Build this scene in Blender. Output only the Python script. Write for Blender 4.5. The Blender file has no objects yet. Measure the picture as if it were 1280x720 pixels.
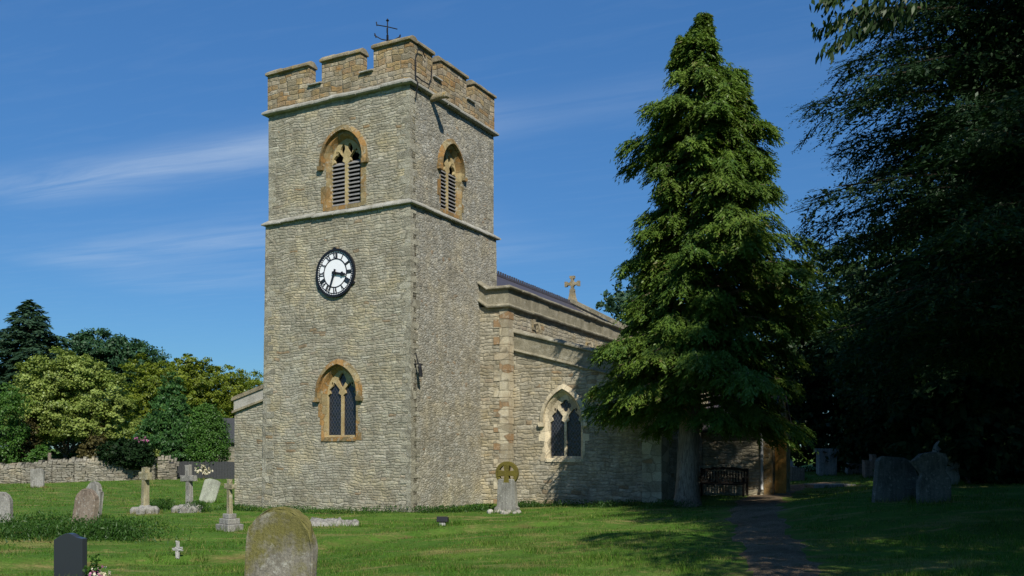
import bpy, bmesh, math, random
import numpy as np
from mathutils import Vector, Matrix
from mathutils.geometry import tessellate_polygon

# ------------------------------------------------------------------ camera, sky, sun, exposure
S = bpy.context.scene
C = S.collection
PI = math.pi
R = math.radians
random.seed(7)
rng = np.random.default_rng(11)

FPX, HOR = 1128.0, 560.0          # focal length in photo pixels, horizon row (photo is 1280 x 720)
cam_d = bpy.data.cameras.new('camera')
cam = bpy.data.objects.new('camera', cam_d)
C.objects.link(cam)
cam.location = (0, 0, 1.6)
cam.rotation_euler = (R(90), 0, 0)
cam_d.sensor_width = 36.0
cam_d.lens = 36.0 * FPX / 1280.0
cam_d.shift_y = (HOR - 360.0) / 1280.0
cam_d.clip_start = 0.1
cam_d.clip_end = 4000.0
S.camera = cam
S.render.resolution_x, S.render.resolution_y = 1024, 576

SUN_EL, SUN_AZ = R(42), R(17)      # azimuth: to the right of straight behind the camera
sun_dir = Vector((math.sin(SUN_AZ) * math.cos(SUN_EL), -math.cos(SUN_AZ) * math.cos(SUN_EL), math.sin(SUN_EL)))
sl = bpy.data.lights.new('sun', 'SUN')
sl.energy = 4.6
sl.angle = R(0.5)
sl.color = (1.0, 0.93, 0.82)
so = bpy.data.objects.new('sun', sl)
C.objects.link(so)
so.rotation_euler = sun_dir.to_track_quat('Z', 'Y').to_euler()
so.location = (20, -60, 60)

S.view_settings.view_transform = 'Standard'
S.view_settings.look = 'None'
S.view_settings.gamma = 1.0
S.view_settings.exposure = 0.30
S.cycles.max_bounces = 6
S.cycles.transparent_max_bounces = 8
S.cycles.use_adaptive_sampling = True


class NT:
    """small helper for building node trees"""
    def __init__(self, tree):
        self.t = tree
        self.t.nodes.clear()

    def n(self, kind, **kw):
        nd = self.t.nodes.new('ShaderNode' + kind)
        for k, v in kw.items():
            setattr(nd, k, v)
        return nd

    def put(self, sock, v):
        if isinstance(v, bpy.types.NodeSocket):
            self.t.links.new(v, sock)
        elif v is not None:
            if isinstance(v, (tuple, list)) and len(v) == 3 and sock.type == 'RGBA':
                v = (*v, 1.0)
            sock.default_value = v

    def math(self, op, a, b=None, c=None, clamp=False):
        nd = self.n('Math', operation=op, use_clamp=clamp)
        self.put(nd.inputs[0], a)
        if b is not None:
            self.put(nd.inputs[1], b)
        if c is not None:
            self.put(nd.inputs[2], c)
        return nd.outputs[0]

    def mix(self, f, a, b, mode='MIX'):
        nd = self.n('MixRGB', blend_type=mode)
        self.put(nd.inputs[0], f)
        self.put(nd.inputs[1], a)
        self.put(nd.inputs[2], b)
        return nd.outputs[0]

    def noise(self, vec, scale, detail=4.0, rough=0.55, dist=0.0):
        nd = self.n('TexNoise')
        self.put(nd.inputs['Vector'], vec)
        nd.inputs['Scale'].default_value = scale
        nd.inputs['Detail'].default_value = detail
        nd.inputs['Roughness'].default_value = rough
        nd.inputs['Distortion'].default_value = dist
        return nd

    def ramp(self, f, stops, interp='LINEAR'):
        nd = self.n('ValToRGB')
        cr = nd.color_ramp
        cr.interpolation = interp
        while len(cr.elements) < len(stops):
            cr.elements.new(0.5)
        for e, (p, c) in zip(cr.elements, stops):
            e.position = p
            e.color = (c, c, c, 1) if isinstance(c, (int, float)) else (*c, 1)
        self.put(nd.inputs[0], f)
        return nd.outputs[0]

    def mapping(self, vec, scale=(1, 1, 1), loc=(0, 0, 0), rot=(0, 0, 0)):
        nd = self.n('Mapping')
        self.put(nd.inputs['Vector'], vec)
        nd.inputs['Scale'].default_value = scale
        nd.inputs['Location'].default_value = loc
        nd.inputs['Rotation'].default_value = rot
        return nd.outputs[0]


# the sky: Nishita plus thin cirrus streaks high up
W = bpy.data.worlds.new('World')
S.world = W
W.use_nodes = True
w = NT(W.node_tree)
sky = w.n('TexSky', sky_type='NISHITA', sun_disc=False)
sky.sun_elevation = SUN_EL
sky.sun_rotation = math.atan2(sun_dir.x, sun_dir.y)
sky.altitude = 300
sky.air_density = 1.0
sky.dust_density = 0.15
sky.ozone_density = 4.5
tc = w.n('TexCoord')
sep = w.n('SeparateXYZ')
w.put(sep.inputs[0], tc.outputs['Generated'])
zc = w.math('MAXIMUM', sep.outputs[2], 0.03)
uu = w.math('DIVIDE', sep.outputs[0], zc)
vv = w.math('DIVIDE', sep.outputs[1], zc)
ca = w.math('ADD', w.math('MULTIPLY', uu, 0.917), w.math('MULTIPLY', vv, -0.40))
cb = w.math('ADD', w.math('MULTIPLY', uu, 0.40), w.math('MULTIPLY', vv, 0.917))
cv = w.n('CombineXYZ')
w.put(cv.inputs[0], ca)
w.put(cv.inputs[1], cb)
wisp = w.noise(w.mapping(cv.outputs[0], scale=(0.55, 3.2, 1)), 1.6, 6, 0.62, 0.6).outputs[0]
fine = w.noise(w.mapping(cv.outputs[0], scale=(0.9, 4.5, 1), loc=(3, 1, 0)), 3.0, 5, 0.6, 0.4).outputs[0]


def streak(b0, wid, a0, a1, amp):
    g = w.math('DIVIDE', w.math('SUBTRACT', cb, b0), wid)
    g = w.math('POWER', 2.718, w.math('MULTIPLY', w.math('MULTIPLY', g, g), -1.0))
    mr = w.n('MapRange', interpolation_type='SMOOTHSTEP')
    w.put(mr.inputs[0], ca)
    mr.inputs[1].default_value = a0
    mr.inputs[2].default_value = a0 + 0.7
    mr2 = w.n('MapRange', interpolation_type='SMOOTHSTEP')
    w.put(mr2.inputs[0], ca)
    mr2.inputs[1].default_value = a1
    mr2.inputs[2].default_value = a1 + 0.8
    mr2.inputs[3].default_value = 1.0
    mr2.inputs[4].default_value = 0.0
    return w.math('MULTIPLY', w.math('MULTIPLY', g, amp), w.math('MULTIPLY', mr.outputs[0], mr2.outputs[0]))


m = streak(2.46, 0.16, -3.6, -1.7, 0.85)
m = w.math('ADD', m, streak(3.45, 0.30, -4.6, -2.2, 0.45))
m = w.math('ADD', m, streak(2.5, 0.14, -1.7, -0.7, 0.16))
m = w.math('ADD', m, streak(4.2, 0.35, -4.8, -2.0, 0.25))
m = w.math('MULTIPLY', m, w.ramp(wisp, [(0.3, 0.12), (0.62, 1.0)]))
m = w.math('ADD', m, w.math('MULTIPLY', w.ramp(fine, [(0.50, 0.0), (0.8, 1.0)]), 0.06))
skyc = w.mix(1.0, sky.outputs[0], (0.56, 0.98, 1.26), 'MULTIPLY')
skyc = w.mix(1.0, skyc, w.ramp(sep.outputs[2], [(0.0, (0.62, 0.56, 0.54)), (0.18, (0.74, 0.70, 0.70)), (0.5, (1.05, 1.05, 1.05))]), 'MULTIPLY')
skyc = w.mix(w.math('MULTIPLY', m, 0.5, clamp=True), skyc, (6.0, 7.0, 8.2))
bg = w.n('Background')
w.put(bg.inputs[0], skyc)
bg.inputs[1].default_value = 0.084
wo = w.n('OutputWorld')
w.t.links.new(bg.outputs[0], wo.inputs[0])


# ------------------------------------------------------------------ tags, meshes
def tag(o, label=None, cat=None, group=None, kind=None):
    if label:
        o['label'] = label
    if cat:
        o['category'] = cat
    if group:
        o['group'] = group
    if kind:
        o['kind'] = kind
    return o


def empty(name, loc=(0, 0, 0), rz=0.0, label=None, cat=None, group=None):
    o = bpy.data.objects.new(name, None)
    C.objects.link(o)
    o.location = loc
    o.rotation_euler = (0, 0, rz)
    return tag(o, label, cat, group)


def np_mesh(name, V, F, mat, parent=None, tint=None, smooth=False, normals=None):
    """V (n,3) float, F (m,k) int, k = 3 or 4"""
    V = np.ascontiguousarray(V, dtype=np.float32)
    F = np.ascontiguousarray(F, dtype=np.int32)
    k = F.shape[1]
    me = bpy.data.meshes.new(name)
    me.vertices.add(len(V))
    me.vertices.foreach_set('co', V.ravel())
    me.loops.add(F.size)
    me.loops.foreach_set('vertex_index', F.ravel())
    me.polygons.add(len(F))
    me.polygons.foreach_set('loop_start', np.arange(0, F.size, k, dtype=np.int32))
    me.polygons.foreach_set('loop_total', np.full(len(F), k, dtype=np.int32))
    if smooth:
        me.polygons.foreach_set('use_smooth', np.ones(len(F), dtype=bool))
    me.update(calc_edges=True)
    if tint is not None:
        a = me.attributes.new('tint', 'FLOAT', 'FACE')
        a.data.foreach_set('value', np.ascontiguousarray(tint, dtype=np.float32))
    me.materials.append(mat)
    o = bpy.data.objects.new(name, me)
    C.objects.link(o)
    if parent:
        o.parent = parent
    return o


class MB:
    """collects shapes and links them as one mesh object"""
    def __init__(self):
        self.v, self.f, self.m = [], [], []

    def add(self, vs, fs, mi=0):
        b = len(self.v)
        self.v += [tuple(p) for p in vs]
        self.f += [tuple(i + b for i in f) for f in fs]
        self.m += [mi] * len(fs)

    def box(self, x0, x1, y0, y1, z0, z1, mi=0):
        vs = [(x, y, z) for z in (z0, z1) for y in (y0, y1) for x in (x0, x1)]
        self.add(vs, [(0, 2, 3, 1), (4, 5, 7, 6), (0, 1, 5, 4), (2, 6, 7, 3), (0, 4, 6, 2), (1, 3, 7, 5)], mi)

    def prism(self, poly, fr, d0, d1, mi=0, holes=(), cap0=True, cap1=True):
        """poly in (u, z); fr(u, z, d) -> point; extruded from d0 to d1 (d1 is the front)"""
        loops = [list(poly)] + [list(h) for h in holes]
        flat = [p for lp in loops for p in lp]
        tri = tessellate_polygon([[Vector((p[0], p[1], 0)) for p in lp] for lp in loops])
        n = len(flat)
        vs = [fr(u, z, d1) for u, z in flat] + [fr(u, z, d0) for u, z in flat]
        fs = []
        if cap1:
            fs += [tuple(t) for t in tri]
        if cap0:
            fs += [(t[2] + n, t[1] + n, t[0] + n) for t in tri]
        k = 0
        for lp in loops:
            for i in range(len(lp)):
                j = (i + 1) % len(lp)
                fs.append((k + i, k + j, k + j + n, k + i + n))
            k += len(lp)
        self.add(vs, fs, mi)

    def ring(self, outer, inner, fr, d0, d1, mi=0, closed=False, di=None):
        """band between two polylines of equal length; di: depth of the inner front edge (a splay)"""
        n = len(outer)
        di = d1 if di is None else di
        vs = [fr(*p, d1) for p in outer] + [fr(*p, di) for p in inner] + [fr(*p, d0) for p in outer] + [fr(*p, d0) for p in inner]
        fs = []
        for i in range(n if closed else n - 1):
            j = (i + 1) % n
            fs += [(i, j, n + j, n + i), (2 * n + i, 3 * n + i, 3 * n + j, 2 * n + j),
                   (i, 2 * n + i, 2 * n + j, j), (n + i, n + j, 3 * n + j, 3 * n + i)]
        if not closed:
            for i in (0, n - 1):
                fs.append((i, n + i, 3 * n + i, 2 * n + i))
        self.add(vs, fs, mi)

    def sweep(self, path, normals, prof, mi=0, cap=True):
        """prof: closed list of (out, up) swept along path; normals: one outward (x, y) per segment"""
        n, k = len(path), len(prof)
        vs = []
        for i, p in enumerate(path):
            a = Vector(normals[max(i - 1, 0)])
            b = Vector(normals[min(i, n - 2)])
            mt = (a + b) / max(1 + a.dot(b), 0.2)
            for o, u in prof:
                vs.append((p[0] + o * mt.x, p[1] + o * mt.y, p[2] + u))
        fs = []
        for i in range(n - 1):
            for j in range(k):
                jj = (j + 1) % k
                fs.append((i * k + j, i * k + jj, (i + 1) * k + jj, (i + 1) * k + j))
        if cap:
            fs.append(tuple(range(k)))
            fs.append(tuple(range((n - 1) * k, n * k))[::-1])
        self.add(vs, fs, mi)

    def blocks(self, path, normals, prof, step=0.7, jit=0.008, seed=3, gap=0.005, mi=0):
        """a course of separate cut stones, each a little out of line with its neighbours"""
        rd = random.Random(seed)
        k = len(prof)
        for i in range(len(path) - 1):
            a, b = Vector(path[i]), Vector(path[i + 1])
            n0 = Vector(normals[i])
            L = (b - a).length
            cuts = [0.0]
            while cuts[-1] < L - step * 1.4:
                cuts.append(cuts[-1] + step * rd.uniform(0.6, 1.4))
            cuts.append(L)
            for j in range(len(cuts) - 1):
                oj, uj = rd.gauss(0, jit), rd.gauss(0, jit * 0.7)
                vs = []
                for e, c in ((0, cuts[j]), (1, cuts[j + 1])):
                    mt = n0
                    if c == 0.0 and i > 0:
                        m0 = Vector(normals[i - 1])
                        mt = (m0 + n0) / max(1 + m0.dot(n0), 0.2)
                    elif c == L and i < len(path) - 2:
                        m0 = Vector(normals[i + 1])
                        mt = (m0 + n0) / max(1 + m0.dot(n0), 0.2)
                    elif 0 < c < L:
                        c += gap if e == 0 else -gap
                    p = a.lerp(b, c / L)
                    tilt = rd.gauss(0, jit * 0.5)
                    for o, u in prof:
                        oo = o + (oj if o > -0.05 else 0)
                        vs.append((p.x + oo * mt.x, p.y + oo * mt.y, p.z + u + uj + tilt))
                fs = [(q, (q + 1) % k, k + (q + 1) % k, k + q) for q in range(k)] + [tuple(range(k)), tuple(range(k, 2 * k))[::-1]]
                self.add(vs, fs, mi)

    def tube(self, path, rad, n=6, mi=0):
        path = [Vector(p) for p in path]
        rads = rad if isinstance(rad, (list, tuple)) else [rad] * len(path)
        vs, fs = [], []
        for i, p in enumerate(path):
            t = (path[min(i + 1, len(path) - 1)] - path[max(i - 1, 0)]).normalized()
            up = Vector((0, 0, 1)) if abs(t.z) < 0.9 else Vector((1, 0, 0))
            a = t.cross(up).normalized()
            b = t.cross(a)
            for q in range(n):
                th = 2 * PI * q / n
                vs.append(p + (a * math.cos(th) + b * math.sin(th)) * rads[i])
        for i in range(len(path) - 1):
            for q in range(n):
                r = (q + 1) % n
                fs.append((i * n + q, i * n + r, (i + 1) * n + r, (i + 1) * n + q))
        fs += [tuple(range(n))[::-1], tuple(range((len(path) - 1) * n, len(path) * n))]
        self.add(vs, fs, mi)

    def lathe(self, prof, c=(0, 0), n=20, mi=0):
        vs = [(c[0] + r * math.cos(2 * PI * q / n), c[1] + r * math.sin(2 * PI * q / n), z) for r, z in prof for q in range(n)]
        fs = [(i * n + q, i * n + (q + 1) % n, (i + 1) * n + (q + 1) % n, (i + 1) * n + q) for i in range(len(prof) - 1) for q in range(n)]
        fs += [tuple(range(n))[::-1], tuple(range((len(prof) - 1) * n, len(prof) * n))]
        self.add(vs, fs, mi)

    def build(self, name, mats, parent=None, xf=None, smooth=False, bevel=0.0):
        if not isinstance(mats, (list, tuple)):
            mats = [mats]
        vs = [tuple(xf(*p)) for p in self.v] if xf else self.v
        me = bpy.data.meshes.new(name)
        me.from_pydata(vs, [], self.f)
        me.polygons.foreach_set('material_index', self.m)
        bm = bmesh.new()
        bm.from_mesh(me)
        bmesh.ops.recalc_face_normals(bm, faces=bm.faces)
        if smooth:
            for f in bm.faces:
                f.smooth = True
        bm.to_mesh(me)
        bm.free()
        for mt in mats:
            me.materials.append(mt)
        o = bpy.data.objects.new(name, me)
        C.objects.link(o)
        if parent:
            o.parent = parent
        if bevel:
            b = o.modifiers.new('bevel', 'BEVEL')
            b.width = bevel
            b.segments = 2
            b.limit_method = 'ANGLE'
        return o


# ------------------------------------------------------------------ materials
def new_mat(name):
    mt = bpy.data.materials.new(name)
    mt.use_nodes = True
    return mt, NT(mt.node_tree)


def finish(t, col, rough=0.9, bump=None, bump_d=0.02, bump_s=1.0, spec=0.2, metal=0.0):
    p = t.n('BsdfPrincipled')
    t.put(p.inputs['Base Color'], col)
    t.put(p.inputs['Roughness'], rough)
    p.inputs['Specular IOR Level'].default_value = spec
    p.inputs['Metallic'].default_value = metal
    if bump is not None:
        b = t.n('Bump')
        b.inputs['Strength'].default_value = bump_s
        b.inputs['Distance'].default_value = bump_d
        t.put(b.inputs['Height'], bump)
        t.t.links.new(b.outputs[0], p.inputs['Normal'])
    o = t.n('OutputMaterial')
    t.t.links.new(p.outputs[0], o.inputs[0])


def rubble(name, stones, scale=(2.6, 2.6, 9.0), mortar=(0.30, 0.27, 0.20), rust=(0.24, 0.13, 0.045), rust_amt=0.1,
           mw=0.10, rand=0.85, bump_d=0.035, pale=0.15, dist=0.10, dark_joint=0.45, coursed=None, tone=0.92):
    """coursed rubble walling: irregular flat stones, mortar joints, rusty and pale blocks"""
    mt, t = new_mat(name)
    co = t.n('TexCoord').outputs['Object']
    wv0 = t.noise(co, 0.33, 2).outputs['Color']
    wsub = t.n('VectorMath', operation='SUBTRACT')
    t.put(wsub.inputs[0], wv0)
    wsub.inputs[1].default_value = (0.5, 0.5, 0.5)
    wmul = t.n('VectorMath', operation='MULTIPLY')
    t.put(wmul.inputs[0], wsub.outputs[0])
    wmul.inputs[1].default_value = (0.3, 0.3, 0.15)
    wadd = t.n('VectorMath', operation='ADD')
    t.put(wadd.inputs[0], co)
    t.put(wadd.inputs[1], wmul.outputs[0])
    dn = t.noise(co, 2.2, 3)
    sub = t.n('VectorMath', operation='SUBTRACT')
    t.put(sub.inputs[0], dn.outputs['Color'])
    sub.inputs[1].default_value = (0.5, 0.5, 0.5)
    sc = t.n('VectorMath', operation='SCALE')
    t.put(sc.inputs[0], sub.outputs[0])
    sc.inputs['Scale'].default_value = dist
    ad = t.n('VectorMath', operation='ADD')
    t.put(ad.inputs[0], wadd.outputs[0])
    t.put(ad.inputs[1], sc.outputs[0])
    dn2 = t.noise(co, 11.0, 4, 0.6)
    sub2 = t.n('VectorMath', operation='SUBTRACT')
    t.put(sub2.inputs[0], dn2.outputs['Color'])
    sub2.inputs[1].default_value = (0.5, 0.5, 0.5)
    sc2 = t.n('VectorMath', operation='MULTIPLY')
    t.put(sc2.inputs[0], sub2.outputs[0])
    sc2.inputs[1].default_value = (0.10, 0.10, 0.05)
    ad2 = t.n('VectorMath', operation='ADD')
    t.put(ad2.inputs[0], ad.outputs[0])
    t.put(ad2.inputs[1], sc2.outputs[0])
    v = t.mapping(ad2.outputs[0], scale=scale)
    if coursed:
        fu, fz = coursed                      # stones per metre along the wall, courses per metre
        spx = t.n('SeparateXYZ')
        t.put(spx.inputs[0], co)
        u_ = t.math('ADD', spx.outputs[0], spx.outputs[1])
        lowz = t.noise(co, 0.9, 3, 0.6).outputs[0]
        hi_ = t.n('SeparateColor')
        t.put(hi_.inputs[0], t.noise(co, 12.0, 4, 0.65).outputs['Color'])
        zz = t.math('ADD', spx.outputs[2], t.math('MULTIPLY', lowz, 0.34))
        zz = t.math('ADD', zz, t.math('MULTIPLY', hi_.outputs[0], 0.055))
        uu2 = t.math('ADD', u_, t.math('MULTIPLY', hi_.outputs[1], 0.11))
        vz, vze, vu, vue = (t.n('TexVoronoi', voronoi_dimensions='1D', feature=f) for f in ('F1', 'DISTANCE_TO_EDGE', 'F1', 'DISTANCE_TO_EDGE'))
        wz = t.math('MULTIPLY', zz, fz)
        for nd in (vz, vze):
            t.put(nd.inputs['W'], wz)
            nd.inputs['Scale'].default_value = 1.0
            nd.inputs['Randomness'].default_value = 0.8
        rc = t.n('SeparateColor')
        t.put(rc.inputs[0], vz.outputs['Color'])
        wu = t.math('ADD', t.math('MULTIPLY', uu2, t.math('MULTIPLY_ADD', rc.outputs[0], fu * 1.1, fu * 0.5)), t.math('MULTIPLY', rc.outputs[1], 173.0))
        for nd in (vu, vue):
            t.put(nd.inputs['W'], wu)
            nd.inputs['Scale'].default_value = 1.0
            nd.inputs['Randomness'].default_value = 0.9
        sp = t.n('SeparateColor')
        t.put(sp.inputs[0], vu.outputs['Color'])
        r1, r2, r3 = sp.outputs[0], sp.outputs[1], sp.outputs[2]
        edist = t.math('MINIMUM', vze.outputs['Distance'], t.math('MULTIPLY', vue.outputs['Distance'], fz / fu * 0.55))
    else:
        f1 = t.n('TexVoronoi', feature='F1')
        ed = t.n('TexVoronoi', feature='DISTANCE_TO_EDGE')
        for nd in (f1, ed):
            t.put(nd.inputs['Vector'], v)
            nd.inputs['Scale'].default_value = 1.0
            nd.inputs['Randomness'].default_value = rand
        sp = t.n('SeparateColor')
        t.put(sp.inputs[0], f1.outputs['Color'])
        r1, r2, r3 = sp.outputs[0], sp.outputs[1], sp.outputs[2]
        edist = ed.outputs['Distance']
    n = len(stones)
    col = t.ramp(r1, [(i / max(n - 1, 1), c) for i, c in enumerate(stones)])
    big = t.noise(co, 0.55, 4, 0.6).outputs[0]
    mid = t.noise(co, 2.6, 5, 0.65).outputs[0]
    fin = t.noise(t.mapping(co, scale=(0.6, 0.6, 1.5)), 17.0, 6, 0.75).outputs[0]
    # blocks of brown ironstone, more of them in some areas
    thr = t.math('ADD', t.math('MULTIPLY', t.ramp(big, [(0.38, 0.0), (0.68, 1.0)]), 0.9 * rust_amt), 0.5 * rust_amt)
    col = t.mix(t.math('MULTIPLY', t.math('LESS_THAN', r2, thr), 0.6), col, rust)
    col = t.mix(t.math('MULTIPLY', t.math('LESS_THAN', r3, pale), 0.5), col, (0.48, 0.45, 0.37))
    # weathering with its own shape
    streak_ = t.noise(t.mapping(co, scale=(1.0, 1.0, 6.0)), 3.2, 6, 0.7).outputs[0]
    col = t.mix(0.9, col, t.ramp(streak_, [(0.32, 0.62), (0.5, 1.0), (0.68, 1.32)]), 'MULTIPLY')
    run = t.noise(t.mapping(co, scale=(2.6, 2.6, 0.30)), 1.5, 6, 0.65).outputs[0]
    col = t.mix(0.75, col, t.ramp(run, [(0.36, 0.74), (0.52, 1.0), (0.70, 1.18)]), 'MULTIPLY')
    patchy = t.noise(co, 0.42, 5, 0.6, 0.4).outputs[0]
    col = t.mix(t.ramp(patchy, [(0.50, 0.0), (0.66, 0.42)]), col, (0.46, 0.45, 0.385))
    warm = t.noise(co, 0.8, 5, 0.65).outputs[0]
    col = t.mix(0.8, col, t.ramp(warm, [(0.35, (0.86, 0.88, 0.90)), (0.5, (1.0, 1.0, 1.0)), (0.66, (1.18, 1.08, 0.86))]), 'MULTIPLY')
    col = t.mix(t.ramp(mid, [(0.40, 0.0), (0.70, 0.55)]), col, (0.17, 0.155, 0.11), 'MIX')
    patch = t.noise(t.mapping(co, scale=(0.7, 0.7, 1.6)), 1.3, 6, 0.7).outputs[0]
    col = t.mix(t.ramp(patch, [(0.60, 0.0), (0.70, min(1.0, 5.0 * rust_amt))]), col, tuple(c * 1.1 for c in rust))
    col = t.mix(0.8, col, t.ramp(fin, [(0.28, 0.35), (0.5, 1.0), (0.75, 1.6)]), 'MULTIPLY')
    lich = t.noise(co, 7.0, 6, 0.7).outputs[0]
    col = t.mix(t.ramp(lich, [(0.62, 0.0), (0.72, 0.5)]), col, (0.42, 0.41, 0.35))
    grime = t.noise(co, 1.15, 7, 0.72, 0.5).outputs[0]
    col = t.mix(t.ramp(grime, [(0.50, 0.0), (0.68, 0.5)]), col, (0.15, 0.135, 0.095))
    col = t.mix(1.0, col, (tone, tone * 0.985, tone * 0.95), 'MULTIPLY')
    edge = t.ramp(edist, [(0.0, 0.0), (mw, 1.0)])
    mcol = t.mix(t.ramp(t.noise(co, 4.0, 4).outputs[0], [(0.42, 0.0), (0.6, 1.0)]), mortar, tuple(c * dark_joint for c in mortar))
    brk = t.ramp(t.noise(t.mapping(co, scale=(1, 1, 2.5)), 2.4, 4, 0.6).outputs[0], [(0.40, 0.35), (0.6, 1.0)])
    col = t.mix(t.math('MULTIPLY', t.math('SUBTRACT', 1.0, edge), brk), col, mcol)
    h = t.math('ADD', t.math('MULTIPLY', t.ramp(edist, [(0.0, 0.0), (mw * 1.8, 1.0)]), 0.7),
               t.math('ADD', t.math('MULTIPLY', r3, 0.5), t.math('MULTIPLY', fin, 0.7)))
    finish(t, col, 0.93, h, bump_d, 1.0)
    return mt


def dressed(name, base, dark, lichen=(0.40, 0.38, 0.30), lamt=0.5, rust=None, rust_amt=0.5, blocks=None, bump_d=0.012, sp=6.0):
    """cut stone with stains, lichen and optional ashlar joints"""
    mt, t = new_mat(name)
    co = t.n('TexCoord').outputs['Object']
    a = t.noise(co, 1.7, 6, 0.65).outputs[0]
    b = t.noise(co, sp, 6, 0.7).outputs[0]
    f = t.noise(co, 28.0, 5, 0.7).outputs[0]
    col = t.mix(t.ramp(a, [(0.36, 0.0), (0.64, 1.0)]), base, dark)
    if rust:
        col = t.mix(t.math('MULTIPLY', t.ramp(t.noise(co, 1.1, 4, 0.6).outputs[0], [(0.44, 0.0), (0.56, 1.0)]), rust_amt), col, rust)
    if blocks:
        vo = t.n('TexVoronoi', feature='F1')
        t.put(vo.inputs['Vector'], t.mapping(co, scale=blocks))
        vo.inputs['Scale'].default_value = 1.0
        vo.inputs['Randomness'].default_value = 0.6
        ve = t.n('TexVoronoi', feature='DISTANCE_TO_EDGE')
        t.put(ve.inputs['Vector'], t.mapping(co, scale=blocks))
        ve.inputs['Scale'].default_value = 1.0
        ve.inputs['Randomness'].default_value = 0.6
        sepc = t.n('SeparateColor')
        t.put(sepc.inputs[0], vo.outputs['Color'])
        col = t.mix(0.8, col, t.ramp(sepc.outputs[0], [(0.0, 0.62), (0.5, 1.0), (1.0, 1.3)]), 'MULTIPLY')
        if rust:
            col = t.mix(t.math('MULTIPLY', t.math('LESS_THAN', sepc.outputs[1], 0.3 * rust_amt + 0.1), 0.8), col, rust)
        col = t.mix(t.ramp(ve.outputs['Distance'], [(0.0, 0.7), (0.05, 0.0)]), col, tuple(c * 0.45 for c in dark))
    col = t.mix(t.math('MULTIPLY', t.ramp(b, [(0.54, 0.0), (0.66, 1.0)]), lamt), col, lichen)
    col = t.mix(0.7, col, t.ramp(f, [(0.3, 0.55), (0.5, 1.0), (0.72, 1.35)]), 'MULTIPLY')
    finish(t, col, 0.92, t.math('ADD', f, b), bump_d, 0.9)
    return mt


def plain(name, col, rough=0.6, spec=0.3, metal=0.0, var=0.25, sc=9.0, bump_d=0.004):
    mt, t = new_mat(name)
    co = t.n('TexCoord').outputs['Object']
    a = t.noise(co, sc, 5, 0.6).outputs[0]
    c = t.mix(1.0, col, t.ramp(a, [(0.25, 1 - var), (0.75, 1 + var)]), 'MULTIPLY')
    finish(t, c, rough, a, bump_d, 0.6, spec, metal)
    return mt


def leaf_mat(name, dark, light, trans=0.28, odd=None):
    sheen = 0.025 if light[1] > 0.06 else 0.008
    mt, t = new_mat(name)
    at = t.n('Attribute', attribute_name='tint')
    stops = [(0.0, dark), (1.0, light)]
    if odd:
        stops = [(0.0, dark), (0.88, light), (0.93, odd)]
    col = t.ramp(at.outputs['Fac'], stops)
    pos = t.n('NewGeometry').outputs['Position']
    col = t.mix(1.0, col, t.ramp(t.noise(pos, 0.8, 3).outputs[0], [(0.3, 0.78), (0.7, 1.22)]), 'MULTIPLY')
    d = t.n('BsdfDiffuse')
    t.put(d.inputs[0], col)
    tr = t.n('BsdfTranslucent')
    t.put(tr.inputs[0], t.mix(1.0, col, (1.1, 1.15, 0.6), 'MULTIPLY'))
    mx = t.n('MixShader')
    mx.inputs[0].default_value = trans
    t.t.links.new(d.outputs[0], mx.inputs[1])
    t.t.links.new(tr.outputs[0], mx.inputs[2])
    gl = t.n('BsdfGlossy')
    gl.inputs['Roughness'].default_value = 0.45
    t.put(gl.inputs[0], (0.6, 0.65, 0.6))
    m2 = t.n('MixShader')
    m2.inputs[0].default_value = sheen
    t.t.links.new(mx.outputs[0], m2.inputs[1])
    t.t.links.new(gl.outputs[0], m2.inputs[2])
    o = t.n('OutputMaterial')
    t.t.links.new(m2.outputs[0], o.inputs[0])
    return mt


def bark_mat(name, a, b, sc=(7, 7, 1.3)):
    mt, t = new_mat(name)
    co = t.n('TexCoord').outputs['Object']
    n1 = t.noise(t.mapping(co, scale=sc), 2.2, 6, 0.7, 0.4).outputs[0]
    n2 = t.noise(co, 1.3, 3).outputs[0]
    col = t.mix(t.ramp(n1, [(0.35, 0.0), (0.62, 1.0)]), a, b)
    col = t.mix(t.ramp(n2, [(0.45, 0.0), (0.7, 0.5)]), col, (0.16, 0.11, 0.07))
    finish(t, col, 0.95, n1, 0.09, 1.0)
    return mt


GREY = [(0.27, 0.262, 0.205), (0.38, 0.368, 0.285), (0.32, 0.31, 0.24), (0.44, 0.43, 0.345), (0.37, 0.345, 0.25), (0.41, 0.405, 0.335)]
M = {}
M['west'] = rubble('tower_rubble_west', GREY, rust_amt=0.035, mw=0.16, bump_d=0.020, dark_joint=0.42, coursed=(3.0, 11.0))
M['south'] = rubble('tower_rubble_south', [(0.24, 0.242, 0.215), (0.38, 0.38, 0.335), (0.31, 0.31, 0.27), (0.47, 0.47, 0.425), (0.34, 0.338, 0.285)],
                    scale=(6.0, 6.0, 11.5), rust_amt=0.015, mw=0.13, rand=1.0, bump_d=0.018, pale=0.14, dist=0.12)
M['aisle'] = rubble('aisle_rubble', [(0.27, 0.25, 0.185), (0.40, 0.37, 0.285), (0.33, 0.30, 0.22), (0.46, 0.43, 0.34), (0.36, 0.31, 0.21)],
                    rust_amt=0.07, mw=0.14, bump_d=0.025, coursed=(2.4, 8.0))
M['parapet'] = rubble('parapet_stone', [(0.31, 0.22, 0.10), (0.38, 0.29, 0.15), (0.25, 0.22, 0.155), (0.40, 0.35, 0.25), (0.33, 0.22, 0.10), (0.20, 0.165, 0.10), (0.32, 0.29, 0.21)],
                      rust_amt=0.30, mw=0.08, pale=0.24, rust=(0.34, 0.19, 0.065), dark_joint=0.55, coursed=(2.7, 6.4), tone=0.95)
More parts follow.
